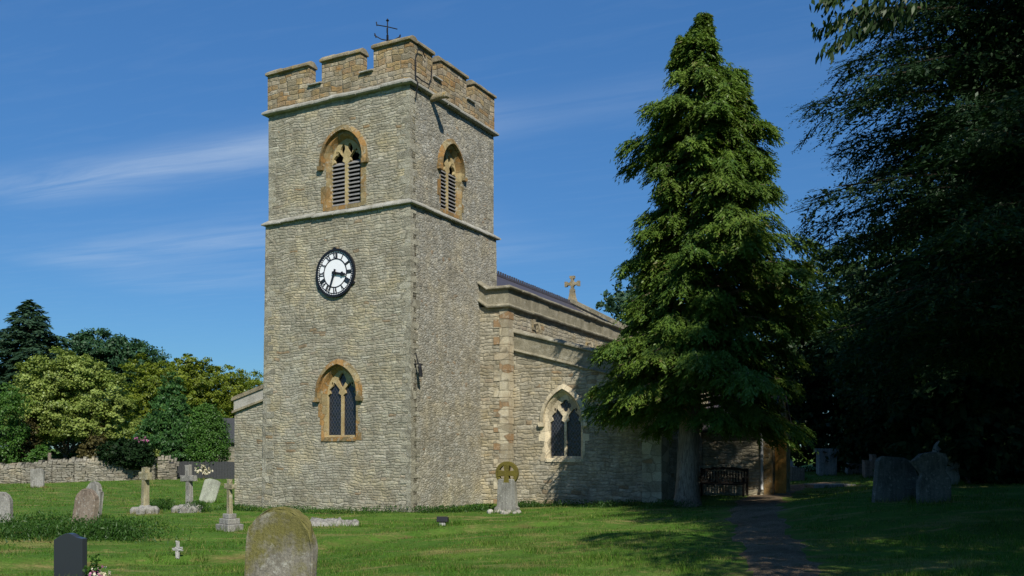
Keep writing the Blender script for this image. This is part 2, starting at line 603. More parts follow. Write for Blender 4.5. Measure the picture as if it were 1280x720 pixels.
M['coping'] = dressed('coping_stone', (0.33, 0.29, 0.20), (0.16, 0.135, 0.085), lichen=(0.40, 0.28, 0.09), lamt=0.75, sp=5.0, bump_d=0.03)
M['string'] = dressed('string_course_stone', (0.36, 0.355, 0.31), (0.21, 0.205, 0.165), lichen=(0.46, 0.45, 0.40), lamt=0.6)
M['iron'] = dressed('ironstone', (0.29, 0.24, 0.13), (0.17, 0.135, 0.065), lichen=(0.33, 0.32, 0.25), lamt=0.8, rust=(0.28, 0.155, 0.05), rust_amt=0.6,
                    blocks=(3.4, 3.4, 3.4))
M['tracery'] = dressed('tracery_stone', (0.42, 0.34, 0.175), (0.31, 0.235, 0.115), lichen=(0.5, 0.46, 0.35), lamt=0.4)
M['cream'] = dressed('cream_limestone', (0.56, 0.49, 0.34), (0.44, 0.38, 0.26), lichen=(0.5, 0.47, 0.38), lamt=0.3, blocks=(3.0, 3.0, 3.0))
M['band'] = dressed('parapet_band_stone', (0.30, 0.275, 0.20), (0.17, 0.155, 0.105), lichen=(0.40, 0.38, 0.30), lamt=0.7, sp=5.0, bump_d=0.03)
M['tower_quoin'] = dressed('tower_quoin_stone', (0.36, 0.345, 0.265), (0.25, 0.235, 0.175), lichen=(0.46, 0.45, 0.38), lamt=0.6, blocks=(2.3, 2.3, 4.2), bump_d=0.04)
M['nave_coping'] = dressed('nave_coping_stone', (0.30, 0.28, 0.205), (0.16, 0.145, 0.10), lichen=(0.42, 0.40, 0.33), lamt=0.7, sp=5.0, bump_d=0.03)
M['pale'] = dressed('pale_coping_stone', (0.42, 0.40, 0.35), (0.29, 0.275, 0.23), lichen=(0.22, 0.21, 0.18), lamt=0.5)
M['quoin'] = dressed('quoin_stone', (0.45, 0.41, 0.30), (0.33, 0.29, 0.20), lichen=(0.5, 0.48, 0.4), lamt=0.4, rust=(0.25, 0.15, 0.07), rust_amt=0.2, blocks=(1.6, 1.6, 3.2))
M['slate'] = plain('roof_slate', (0.055, 0.05, 0.058), 0.6, 0.4, var=0.4, sc=5)
M['lead'] = plain('lead_grey', (0.12, 0.125, 0.13), 0.5, 0.4)
M['black'] = plain('black_iron', (0.012, 0.012, 0.014), 0.5, 0.4, var=0.3)
M['dial'] = plain('white_dial', (0.80, 0.82, 0.84), 0.45, 0.4, var=0.03)
M['paint_black'] = plain('black_paint', (0.010, 0.010, 0.012), 0.4, 0.4)
M['louvre'] = plain('weathered_louvre', (0.22, 0.215, 0.205), 0.7, 0.3)
M['void'] = plain('unlit_interior', (0.01, 0.01, 0.01), 1.0, 0.0)
M['oak'] = plain('old_oak', (0.46, 0.23, 0.055), 0.7, 0.2, var=0.45, sc=5)
M['darkwood'] = plain('dark_bench_wood', (0.016, 0.013, 0.010), 0.7, 0.2, var=0.35)
M['pipe'] = plain('painted_downpipe', (0.40, 0.41, 0.40), 0.5, 0.3)
M['granite'] = plain('dark_granite', (0.028, 0.032, 0.040), 0.28, 0.5, var=0.3, sc=160, bump_d=0.0)
M['bluefence'] = plain('grey_boards', (0.045, 0.048, 0.05), 0.8, 0.2)


def glass_mat():
    mt, t = new_mat('leaded_glass')
    co = t.n('TexCoord').outputs['Object']
    sp = t.n('SeparateXYZ')
    t.put(sp.inputs[0], co)
    hh = t.math('ADD', sp.outputs[0], sp.outputs[1])
    ln = None
    for sg in (1, -1):
        q = t.math('ADD', t.math('MULTIPLY', hh, 8.5), t.math('MULTIPLY', sp.outputs[2], 5.6 * sg))
        q = t.math('ABSOLUTE', t.math('SUBTRACT', t.math('FRACT', t.math('ADD', q, 100.0)), 0.5))
        q = t.math('LESS_THAN', q, 0.085)
        ln = q if ln is None else t.math('MAXIMUM', ln, q)
    nz = t.noise(co, 3.0, 4).outputs[0]
    col = t.mix(ln, t.mix(nz, (0.004, 0.006, 0.012), (0.02, 0.024, 0.034)), (0.045, 0.05, 0.06))
    finish(t, col, t.math('ADD', t.math('MULTIPLY', ln, 0.4), 0.12), t.noise(co, 9.0, 2).outputs[0], 0.03, 0.5, 0.5)
    return mt


M['glass'] = glass_mat()


def grave_mat(name, base, dark, moss=None, moss_amt=0.0, lamt=0.5):
    mt, t = new_mat(name)
    co = t.n('TexCoord').outputs['Object']
    a = t.noise(co, 3.2, 6, 0.65).outputs[0]
    st = t.noise(t.mapping(co, scale=(5, 5, 0.8)), 2.0, 5, 0.6).outputs[0]
    f = t.noise(co, 38.0, 5, 0.75).outputs[0]
    col = t.mix(t.ramp(a, [(0.38, 0.0), (0.62, 1.0)]), base, dark)
    col = t.mix(t.ramp(st, [(0.42, 0.0), (0.62, 0.7)]), col, tuple(min(1, c * 1.35) for c in base))
    li = t.noise(co, 11.0, 6, 0.7).outputs[0]
    col = t.mix(t.math('MULTIPLY', t.ramp(li, [(0.56, 0.0), (0.64, 1.0)]), lamt), col, (0.42, 0.42, 0.36))
    if moss:
        g = t.noise(co, 2.6, 6, 0.65).outputs[0]
        sp = t.n('SeparateXYZ')
        t.put(sp.inputs[0], co)
        g = t.math('ADD', g, t.math('MULTIPLY', sp.outputs[2], 0.22))   # moss grows from the wet top edge
        col = t.mix(t.math('MULTIPLY', t.ramp(g, [(0.60, 0.0), (0.74, 1.0)]), moss_amt), col, moss)
    col = t.mix(0.75, col, t.ramp(f, [(0.3, 0.5), (0.5, 1.0), (0.72, 1.4)]), 'MULTIPLY')
    finish(t, col, 0.93, t.math('ADD', f, t.math('MULTIPLY', li, 1.2)), 0.012, 0.9)
    return mt


M['grave_moss'] = grave_mat('mossy_headstone', (0.20, 0.185, 0.15), (0.12, 0.11, 0.085), (0.13, 0.12, 0.03), 0.9)
M['grave_grey'] = grave_mat('grey_headstone', (0.24, 0.235, 0.21), (0.14, 0.135, 0.115))
M['grave_brown'] = grave_mat('brown_headstone', (0.20, 0.165, 0.125), (0.13, 0.10, 0.075))
M['grave_green'] = grave_mat('green_grey_slab', (0.26, 0.28, 0.22), (0.19, 0.20, 0.16))
M['grave_yellow'] = grave_mat('yellow_lichen_stone', (0.29, 0.26, 0.16), (0.18, 0.16, 0.095), lamt=0.7)
M['grave_pale'] = grave_mat('pale_marker', (0.33, 0.33, 0.31), (0.22, 0.22, 0.20))
M['grave_dark'] = grave_mat('dark_headstone', (0.12, 0.118, 0.10), (0.065, 0.062, 0.05), lamt=0.35)
M['grave_mosscross'] = grave_mat('moss_headed_stone', (0.22, 0.215, 0.185), (0.15, 0.145, 0.12), (0.15, 0.125, 0.02), 0.0)
M['moss'] = dressed('yellow_moss', (0.15, 0.125, 0.02), (0.09, 0.075, 0.018), lichen=(0.20, 0.17, 0.05), lamt=0.5)
M['drystone'] = rubble('dry_stone', [(0.12, 0.115, 0.095), (0.25, 0.235, 0.20), (0.17, 0.165, 0.135), (0.30, 0.285, 0.24)], scale=(2.0, 2.0, 6), rust_amt=0.03, bump_d=0.04)


# ------------------------------------------------------------------ the lie of the land
def at(px, py, d):
    return Vector(((px - 640) / FPX * d, d, 1.6 - (py - HOR) / FPX * d))


GP = []          # (x, y, z) measured heights


def gp(px, py, d):
    p = at(px, py, d)
    GP.append((p.x, p.y, p.z))


for q in ((0, 0, 0), (-8, 0, -0.1), (8, 0, 0.3), (0, -15, 0), (0, -40, 0), (-20, -20, -0.2), (20, -20, 0.5), (16, 8, 0.7), (-12, 8, -0.3)):
    GP.append(q)
gp(640, 720, 11.3); gp(300, 733, 11.5); gp(88, 720, 14); gp(1000, 716, 11.2); gp(1280, 715, 9.5)
gp(513, 641, 28); gp(330, 637, 30.9); gp(285, 634, 31.8); gp(610, 633, 30.5); gp(700, 630, 31); gp(833, 627, 29.1)
gp(857, 632, 26.5); gp(955, 617, 31.6); gp(900, 621, 32.5)
gp(0, 605, 48); gp(185, 598, 50); gp(270, 600, 50); gp(47, 609, 44); gp(105, 655, 22); gp(180, 641, 27); gp(237, 639, 27.5)
gp(260, 628, 32); gp(287, 662, 22); gp(222, 697, 17); gp(3, 655, 22); gp(418, 656, 24.5); gp(553, 655, 24)
gp(1140, 625, 20); gp(1200, 602, 24); gp(1030, 592, 46); gp(985, 606, 42); gp(1090, 596, 40); gp(1280, 625, 20)
gp(750, 660, 19); gp(900, 660, 18)
for q in ((-60, 60, -0.3), (-30, 80, 0.0), (0, 90, 0.3), (40, 60, 0.8), (60, 100, 1.5), (-80, 140, 0.5), (0, 160, 1), (80, 160, 2), (30, 30, 0.9), (-40, 20, -0.4)):
    GP.append(q)
GPA = np.array(GP)


def scarp_y(x):
    return np.interp(x, [-9, -7.4, -5.0, -3.5, -1.4, 1.1, 3], [15.6, 16.0, 16.7, 18.6, 20.0, 20.3, 20.5])


def hash_noise(x, y, s, seed=0):
    x = np.asarray(x, float) / s
    y = np.asarray(y, float) / s
    return (np.sin(x * 1.7 + y * 0.9 + seed) + np.sin(-x * 0.8 + y * 2.1 + 1.7 * seed) + np.sin(x * 2.9 - y * 1.3 + 0.6 * seed) + np.sin(x * 1.1 + y * 3.3 + 2.2 * seed)) / 4


def gz(x, y):
    x = np.asarray(x, float)
    y = np.asarray(y, float)
    d2 = (x[..., None] - GPA[:, 0]) ** 2 + (y[..., None] - GPA[:, 1]) ** 2
    sg = 2.2 + 0.06 * np.abs(y[..., None])
    wt = 1.0 / (d2 + sg ** 2 * 0.6) ** 2
    z = (wt * GPA[:, 2]).sum(-1) / wt.sum(-1)
    k = np.clip((y - scarp_y(x)) / 0.45 + 0.5, 0, 1)
    k = k * k * (3 - 2 * k)
    fade = np.clip((3.0 - x) / 2.0, 0, 1) * np.clip((x + 13) / 3, 0, 1) * np.clip((24 - y) / 3, 0, 1)
    z = z + (k - 0.5) * 0.13 * fade
    near = np.clip(1 - (np.abs(y - 20)) / 40, 0, 1)
    z = z + near * (0.035 * hash_noise(x, y, 1.3) + 0.02 * hash_noise(x, y, 0.45, 3))
    return z


def gzf(x, y):
    return float(gz(np.array([x]), np.array([y]))[0])


def hit(px, py):
    """where the sight line through a photo pixel meets the ground: gives the object's real position and distance"""
    ds = np.linspace(6, 70, 1300)
    xs = (px - 640) / FPX * ds
    zs = 1.6 - (py - HOR) / FPX * ds
    g = gz(xs, ds)
    below = np.nonzero(zs <= g)[0]
    i = below[0] if len(below) else -1
    return Vector((xs[i], ds[i], g[i]))


def ground_nodes(t, blade=False):
    pos = t.n('NewGeometry').outputs['Position']
    a = t.noise(pos, 0.45, 4, 0.6).outputs[0]
    b = t.noise(pos, 1.7, 5, 0.65).outputs[0]
    s = t.noise(t.mapping(pos, scale=(0.55, 1.5, 1.0)), 0.9, 6, 0.7, 0.5).outputs[0]
    f = t.noise(pos, 22.0, 4, 0.7).outputs[0]
    col = t.mix(t.ramp(a, [(0.35, 0.0), (0.65, 1.0)]), (0.058, 0.142, 0.016), (0.100, 0.178, 0.026))
    col = t.mix(t.ramp(b, [(0.40, 0.0), (0.66, 1.0)]), col, (0.052, 0.115, 0.015))
    s2 = t.noise(pos, 3.4, 6, 0.75, 0.3).outputs[0]
    col = t.mix(t.ramp(s2, [(0.55, 0.0), (0.66, 0.7)]), col, (0.20, 0.19, 0.06))
    col = t.mix(t.ramp(s2, [(0.32, 0.6), (0.42, 0.0)]), col, (0.030, 0.075, 0.010))
    straw = t.ramp(s, [(0.53, 0.0), (0.66, 0.75)])
    col = t.mix(straw, col, (0.26, 0.215, 0.085))
    at_ = t.n('Attribute', attribute_name='worn')
    wf = t.math('MULTIPLY', at_.outputs['Fac'], t.ramp(t.noise(t.mapping(pos, scale=(0.8, 2.2, 1.0)), 1.5, 6, 0.7).outputs[0], [(0.46, 0.0), (0.62, 0.9)]), clamp=True)
    col = t.mix(wf, col, (0.15, 0.10, 0.045) if not blade else (0.17, 0.125, 0.05))
    if not blade:
        col = t.mix(0.6, col, t.ramp(f, [(0.3, 0.5), (0.7, 1.3)]), 'MULTIPLY')
    return col, f


mt, t = new_mat('turf')
c_, f_ = ground_nodes(t)
finish(t, c_, 0.95, f_, 0.03, 0.8, 0.1)
M['turf'] = mt
mt, t = new_mat('grass_blades')
c_, f_ = ground_nodes(t, True)
tn = t.n('Attribute', attribute_name='tint')
c_ = t.mix(1.0, c_, t.ramp(tn.outputs['Fac'], [(0.0, 0.55), (1.0, 1.75)]), 'MULTIPLY')
c_ = t.mix(t.math('MULTIPLY', t.math('GREATER_THAN', tn.outputs['Fac'], 0.91), 0.75), c_, (0.26, 0.22, 0.09))
d = t.n('BsdfDiffuse')
t.put(d.inputs[0], c_)
tr = t.n('BsdfTranslucent')
t.put(tr.inputs[0], c_)
mx = t.n('MixShader')
mx.inputs[0].default_value = 0.3
t.t.links.new(d.outputs[0], mx.inputs[1])
t.t.links.new(tr.outputs[0], mx.inputs[2])
o_ = t.n('OutputMaterial')
t.t.links.new(mx.outputs[0], o_.inputs[0])
M['grass'] = mt
mt, t = new_mat('trodden_path')
pos = t.n('NewGeometry').outputs['Position']
n1 = t.noise(pos, 1.4, 5, 0.65).outputs[0]
n2 = t.noise(pos, 14.0, 6, 0.75).outputs[0]
c_ = t.mix(t.ramp(n1, [(0.35, 0.0), (0.65, 1.0)]), (0.27, 0.205, 0.13), (0.16, 0.115, 0.07))
c_ = t.mix(t.ramp(n2, [(0.58, 0.0), (0.68, 0.8)]), c_, (0.42, 0.37, 0.28))
n3 = t.noise(pos, 42.0, 3, 0.6).outputs[0]
c_ = t.mix(0.8, c_, t.ramp(n3, [(0.34, 0.45), (0.66, 1.6)]), 'MULTIPLY')
c_ = t.mix(t.ramp(t.noise(pos, 3.1, 5, 0.7).outputs[0], [(0.57, 0.0), (0.66, 0.8)]), c_, (0.05, 0.085, 0.015))
finish(t, c_, 0.95, t.math('ADD', n2, n3), 0.07, 1.0, 0.1)
M['path'] = mt

PATH_PX = [(985, 735), (968, 690), (947, 655), (944, 634), (958, 620), (990, 608), (1040, 603)]
PATH_W = [0.50, 0.50, 0.58, 0.7, 0.8, 0.7, 0.6]
path_pts = [hit(*p) for p in PATH_PX]


def path_curve():
    pts, wd = [], []
    for i in range(len(path_pts) - 1):
        p0, p1, p2, p3 = (path_pts[max(0, min(len(path_pts) - 1, i + k))] for k in (-1, 0, 1, 2))
        for j in range(10):
            u = j / 10
            q = 0.5 * ((2 * p1) + (p2 - p0) * u + (2 * p0 - 5 * p1 + 4 * p2 - p3) * u * u + (3 * p1 - p0 - 3 * p2 + p3) * u ** 3)
            pts.append((q.x, q.y))
            wd.append(PATH_W[i] * (1 - u) + PATH_W[i + 1] * u)
    pts.append((path_pts[-1].x, path_pts[-1].y))
    wd.append(PATH_W[-1])
    return np.array(pts), np.array(wd)


PC, PW = path_curve()


def path_dist(x, y):
    """signed distance outside the path's edge"""
    d = np.sqrt((x[..., None] - PC[:, 0]) ** 2 + (y[..., None] - PC[:, 1]) ** 2) - PW
    return d.min(-1)


def worn_at(x, y):
    k = np.exp(-((y - scarp_y(x) + 0.10 + 0.12 * hash_noise(x, y, 0.8, 4)) / 0.20) ** 2) * np.clip(0.55 + 0.9 * hash_noise(x, y, 0.9, 7), 0, 1) * np.clip((3.2 - x) / 2, 0, 1) * np.clip((x + 12) / 2, 0, 1)
    pth = np.clip(1 - path_dist(x, y) / 0.5, 0, 1) * 0.9
    return np.clip(np.maximum(k, pth), 0, 1)


ax = np.concatenate([-np.geomspace(900, 27, 14), np.arange(-26, 26.01, 0.25), np.geomspace(27, 900, 14)])
ay = np.concatenate([-np.geomspace(300, 4, 10), np.arange(-3, 8, 1.0), np.arange(8, 24, 0.14), np.arange(24, 56, 0.4), np.geomspace(57, 1500, 22)])
GX, GY = np.meshgrid(ax, ay)
px_, py_ = GX.ravel(), GY.ravel()
pz_ = np.concatenate([gz(px_[i:i + 20000], py_[i:i + 20000]) for i in range(0, len(px_), 20000)])
nx = len(ax)
ii = np.arange(len(ay) - 1)[:, None] * nx + np.arange(nx - 1)[None, :]
F = np.stack([ii, ii + 1, ii + nx + 1, ii + nx], -1).reshape(-1, 4)
ground = np_mesh('ground', np.stack([px_, py_, pz_], -1), F, M['turf'], smooth=True)
wa = ground.data.attributes.new('worn', 'FLOAT', 'POINT')
wn = np.concatenate([worn_at(px_[i:i + 20000], py_[i:i + 20000]) for i in range(0, len(px_), 20000)])
wa.data.foreach_set('value', wn.astype(np.float32))
tag(ground, 'grassy churchyard ground sloping gently around the church', 'ground', kind='structure')

vs, fs = [], []
NC = 9
for i, (p, wd) in enumerate(zip(PC, PW)):
    a = PC[max(i - 1, 0)]
    b = PC[min(i + 1, len(PC) - 1)]
    tdir = (b - a) / np.linalg.norm(b - a)
    nrm = np.array([tdir[1], -tdir[0]])
    for k in range(NC):
        s = (k / (NC - 1) - 0.5) * 2
        jit = 1 + 0.16 * math.sin(i * 0.9 + 2.4 * (s > 0)) + 0.10 * math.sin(i * 2.7 + (s > 0))
        q = p + nrm * s * wd * jit
        vs.append((q[0], q[1], gzf(q[0], q[1]) + 0.020 - 0.03 * abs(s) ** 4 + random.gauss(0, 0.006)))
for i in range(len(PC) - 1):
    for k in range(NC - 1):
        fs.append((i * NC + k, i * NC + k + 1, (i + 1) * NC + k + 1, (i + 1) * NC + k))
pth = np_mesh('path', np.array(vs), np.array(fs), M['path'], smooth=True)
tag(pth, 'bare trodden earth path leading to the church porch', 'path', kind='structure')


# ------------------------------------------------------------------ the church
H_E = math.atan2(0.8813, 0.4726)
Z0 = -0.41
CORNER = Vector((-3.15, 28.0, Z0))
church = empty('church', CORNER, H_E, 'medieval stone parish church with battlemented clock tower and low aisle', 'church')
TX, TY = 5.44, 5.97
ZS, ZP = 9.62, 13.40        # middle string course, parapet string


def loc(wx, wy):
    """world xy -> church local xy"""
    dx, dy = wx - CORNER.x, wy - CORNER.y
    return (0.4726 * dx + 0.8813 * dy, -0.8813 * dx + 0.4726 * dy)


def batter(x, y, z):
    """the lower stage leans in slightly; the belfry stage is set back"""
    off = 0.09 * (1 - min(max(z, 0), ZS) / ZS) if z < ZS - 0.001 else -0.07
    if z < 0:
        off = 0.09
    return (x + (x - TX / 2) / (TX / 2) * off, y + (y - TY / 2) / (TY / 2) * off, z)


def fr_west(u, z, d):          # u = distance north of the near corner
    return (-d, u, z)


def fr_south(u, z, d):
    return (u, -d, z)


def arch(cx, hw, z0, zs, za, n=12, flip=1):
    """pointed-arch outline, from the bottom at one side over the apex to the other side"""
    h = za - zs
    c = (hw * hw - h * h) / (2 * hw)
    r = hw - c
    a1 = math.atan2(h, -c)
    pts = [(hw, z0)]
    for i in range(n + 1):
        a = a1 * i / n
        pts.append((c + r * math.cos(a), zs + r * math.sin(a)))
    left = [(-x, z) for x, z in pts[:-1]][::-1]
    return [(cx + x * flip, z) for x, z in pts + left]


def jambed(pts, steps, z0, zs, cx):
    """add long-and-short jamb stones to an arch outline; steps: outward offset per stone"""
    n = len(steps)
    right, left = [], []
    w_r, w_l = pts[0][0], pts[-1][0]
    for i, (a, b) in enumerate(steps):
        za, zb = z0 + (zs - z0) * i / n, z0 + (zs - z0) * (i + 1) / n
        sg = 1 if w_r > cx else -1
        right += [(w_r + sg * a, za + 0.001), (w_r + sg * a, zb - 0.001)]
        left += [(w_l - sg * b, za + 0.001), (w_l - sg * b, zb - 0.001)]
    return right + pts[1:-1] + left[::-1]


def cusped_light(cx, hw, z0, zs, za):
    """narrow window light with a cusped head"""
    pts = [(hw, z0), (hw, zs - 0.02), (hw * 0.62, zs + 0.05), (hw * 0.80, zs + (za - zs) * 0.42), (hw * 0.38, zs + (za - zs) * 0.72), (0, za)]
    left = [(-x, z) for x, z in pts[:-1]][::-1]
    return [(cx + x, z) for x, z in pts + left]


def quatrefoil(cx, cz, r):
    pts = []
    for k in range(4):
        a0 = k * PI / 2 + PI / 4
        ox, oz = math.cos(k * PI / 2 + PI / 2), math.sin(k * PI / 2 + PI / 2)
        for j in range(7):
            a = k * PI / 2 + PI / 2 - R(105) + R(210) * j / 6
            pts.append((cx + r * 0.52 * ox + r * 0.46 * math.cos(a), cz + r * 0.52 * oz + r * 0.46 * math.sin(a)))
    return pts


def teardrop(cx, cz, w_, h_, lean=0.0):
    pts = []
    for j in range(16):
        a = 2 * PI * j / 16
        x, z = math.sin(a), math.cos(a)
        k = 1 - 0.35 * max(0, z) if z > 0 else 1 - 0.5 * (-z)
        pts.append((cx + w_ * x * k + lean * z * h_, cz + h_ * z))
    return pts


def window(parent, fr, cx, hw, z0, zs, za, hood_w, hood_za, kind, m_frame, m_trac, xf=None, head='quatrefoil', hood_drop=0.12, splay=0.1, surround=0.24):
    """a two-light traceried window set in the wall; returns the outline the wall must leave open"""
    rj = random.Random(int(cx * 1000))
    nst = 6
    stp = [(rj.choice((-0.10, -0.04, 0.03, 0.12)), rj.choice((-0.10, -0.04, 0.03, 0.10))) for _ in range(nst)]
    zero = [(0, 0)] * nst
    out = jambed(arch(cx, hw + surround, z0 - 0.10, zs, za + surround * 1.05), stp, z0 - 0.10, zs, cx)
    mid = jambed(arch(cx, hw + splay, z0, zs, za + splay * 1.15), zero, z0, zs, cx)
    inn = jambed(arch(cx, hw, z0 + 0.02, zs, za), zero, z0 + 0.02, zs, cx)
    mb = MB()
    mb.ring(out, mid, fr, -0.30, 0.012, di=0.010, closed=True)
    mb.ring([(a, b) for a, b in mid], inn, fr, -0.32, 0.006, di=-0.16, closed=True)
    sill = [(cx - hw - 0.08, z0 - 0.13), (cx + hw + 0.08, z0 - 0.13), (cx + hw + 0.08, z0 - 0.03), (cx - hw - 0.08, z0 - 0.03)]
    mb.prism(sill, fr, -0.2, 0.035)
    fo = mb.build('window', m_frame, parent, xf)
    hb = MB()
    ho = arch(cx, hood_w, zs - hood_drop, zs, hood_za)
    hi = arch(cx, hood_w - 0.15, zs - hood_drop, zs, hood_za - 0.17)
    hb.ring(ho, hi, fr, -0.02, 0.06, di=0.13)
    for s in (-1, 1):
        u = cx + s * (hood_w - 0.07)
        hb.prism([(u - 0.1, zs - hood_drop - 0.14), (u + 0.1, zs - hood_drop - 0.14), (u + 0.12, zs - hood_drop), (u - 0.12, zs - hood_drop)], fr, -0.02, 0.12)
    hb.build('hood_mould', m_frame, fo, xf)
    # tracery plate with its openings
    mul = 0.085 if kind == 'glass' else 0.15
    lw = (hw - mul / 2 - 0.02) / 2
    lz = zs + 0.02
    la = zs + (za - zs) * 0.40
    lights = [cusped_light(cx + s * (mul / 2 + lw), lw, z0 + 0.07, lz - 0.05, la + 0.06) for s in (-1, 1)]
    ch = zs + (za - zs) * 0.57
    if head == 'quatrefoil':
        heads = [quatrefoil(cx, ch, hw * 0.36)]
    elif head == 'drop':
        heads = [teardrop(cx, ch, hw * 0.27, (za - zs) * 0.30)]
    else:
        heads = [teardrop(cx + s * hw * 0.26, ch - 0.02, hw * 0.16, (za - zs) * 0.25, -0.18 * s) for s in (-1, 1)]
    heads += [teardrop(cx + s * hw * 0.66, zs + (za - zs) * 0.40, hw * 0.07, (za - zs) * 0.10) for s in (-1, 1)]
    tb = MB()
    tb.prism(arch(cx, hw + 0.01, z0, zs, za + 0.01), fr, -0.27, -0.165, holes=lights + heads)
    tb.build('tracery', m_trac, fo, xf)
    if kind == 'glass':
        g = MB()
        g.prism(arch(cx, hw - 0.01, z0 + 0.03, zs, za - 0.01), fr, -0.245, -0.235)
        g.build('glass', M['glass'], fo, xf)
    else:
        n = 11
        for s in (-1, 1):
            u0 = cx + s * (mul / 2 + lw)
            for i in range(n):
                zz = z0 + 0.1 + (zs - z0 - 0.05) * i / n
                lb = MB()
                a, b = u0 - lw - 0.01, u0 + lw + 0.01
                q = [fr(a, zz, -0.155), fr(b, zz, -0.155), fr(b, zz + 0.13, -0.36), fr(a, zz + 0.13, -0.36),
                     fr(a, zz - 0.035, -0.155), fr(b, zz - 0.035, -0.155), fr(b, zz + 0.095, -0.36), fr(a, zz + 0.095, -0.36)]
                lb.add(q, [(0, 1, 2, 3), (7, 6, 5, 4), (0, 4, 5, 1), (1, 5, 6, 2), (2, 6, 7, 3), (3, 7, 4, 0)])
                lb.build('louvre', M['louvre'], fo, xf)
        vb = MB()  # near-black sheet painted in for the darkness behind the louvres
        vb.prism(arch(cx, hw + 0.05, z0, zs, za), fr, -0.55, -0.5)
        vb.build('interior_dark_sheet', M['void'], fo, xf)
    return out


# openings
win_low = window(church, fr_west, 2.77, 0.60, 2.36, 3.78, 4.56, 0.93, 4.90, 'glass', M['iron'], M['tracery'], batter, 'drop', 0.12, 0.09, 0.20)
win_bw = window(church, fr_west, 2.67, 0.62, 9.90, 11.38, 12.12, 1.0, 12.50, 'louvre', M['iron'], M['tracery'], batter, 'mouchettes', 0.1, 0.10, 0.22)
win_bs = window(church, fr_south, 2.48, 0.58, 9.90, 11.30, 12.04, 0.86, 12.36, 'louvre', M['iron'], M['tracery'], batter, 'mouchettes', 0.02, 0.10, 0.20)

# tower walls, one skin per face, lower and belfry stage
tw = MB()


def rect(u0, u1, z0, z1):
    return [(u0, z0), (u1, z0), (u1, z1), (u0, z1)]


EPS = 0.0
tw.prism(rect(0, TY, -0.8, ZS - 0.005), fr_west, -0.30, 0, 0, [win_low], cap0=False)
tw.prism(rect(0, TY, ZS, ZP), fr_west, -0.30, 0, 0, [win_bw], cap0=False)
tw.prism(rect(0.302, TX, -0.8, ZS - 0.005), fr_south, -0.30, 0, 1, cap0=False)
tw.prism(rect(0.302, TX, ZS, ZP), fr_south, -0.30, 0, 1, [win_bs], cap0=False)
tw.prism(rect(0, 0.302, -0.8, ZS - 0.005), fr_south, -0.001, 0, 0, cap0=False)
tw.prism(rect(0, 0.302, ZS, ZP), fr_south, -0.001, 0, 0, cap0=False)
for z0, z1 in ((-0.8, ZS - 0.005), (ZS, ZP)):
    tw.box(TX - 0.3, TX, 0.302, TY, z0, z1, 0)
    tw.box(0.302, TX - 0.302, TY - 0.3, TY, z0, z1, 0)
tw.build('tower_wall', [M['west'], M['south']], church, batter)
# plinth course, string courses round the tower


def course(name, z, prof, mat, seed):
    mb = MB()
    path = [(TX, TY / 2, z), (TX, TY, z), (0, TY, z), (0, 0, z), (TX, 0, z), (TX, TY / 2, z)]
    mb.blocks(path, [(1, 0), (0, 1), (-1, 0), (0, -1), (1, 0)], prof, 0.75, 0.010, seed)
    return mb.build(name, mat, church, bevel=0.008)


course('string_course', ZS, [(-0.2, -0.035), (-0.2, 0.17), (-0.072, 0.165), (0.115, 0.02), (0.115, -0.025), (0.09, -0.035)], M['string'], 5)
course('string_course', ZP, [(-0.3, -0.055), (-0.3, 0.14), (-0.046, 0.14), (0.085, 0.03), (0.085, -0.03), (0.05, -0.055)], M['string'], 6)
# quoins up the two seen edges of the tower
for (qx, qy, sx, sy) in ((0, 0, 1, 1), (0, TY, 1, -1), (TX, 0, -1, 1)):
    qb = MB()
    rq = random.Random(int(qx * 7 + qy * 3) + 2)
    z = -0.4
    i = 0
    while z < ZP - 0.35:
        h = rq.uniform(0.10, 0.27)
        if z < ZS - 0.05 and z + h > ZS - 0.05:
            h = max(0.05, ZS - 0.045 - z)
        if ZS - 0.06 < z < ZS + 0.17:
            z = ZS + 0.172
            qb.build('quoins', M['tower_quoin'], church, batter, bevel=0.005)
            qb = MB()
            continue
        la, lb2 = (rq.uniform(0.28, 0.50), rq.uniform(0.10, 0.24)) if i % 2 else (rq.uniform(0.10, 0.24), rq.uniform(0.28, 0.52))
        pr_ = rq.uniform(0.003, 0.010)
        x0, x1 = sorted((qx - sx * pr_, qx + sx * la))
        y0, y1 = sorted((qy - sy * rq.uniform(0.003, 0.010), qy + sy * lb2))
        qb.box(x0, x1, y0, y1, z + 0.0015, z + h - 0.0015)
        z += h
        i += 1
    qb.build('quoins', M['tower_quoin'], church, batter, bevel=0.005)

# battlements
ZC, ZM = 14.02, 14.70
IN = 0.045
CO = []


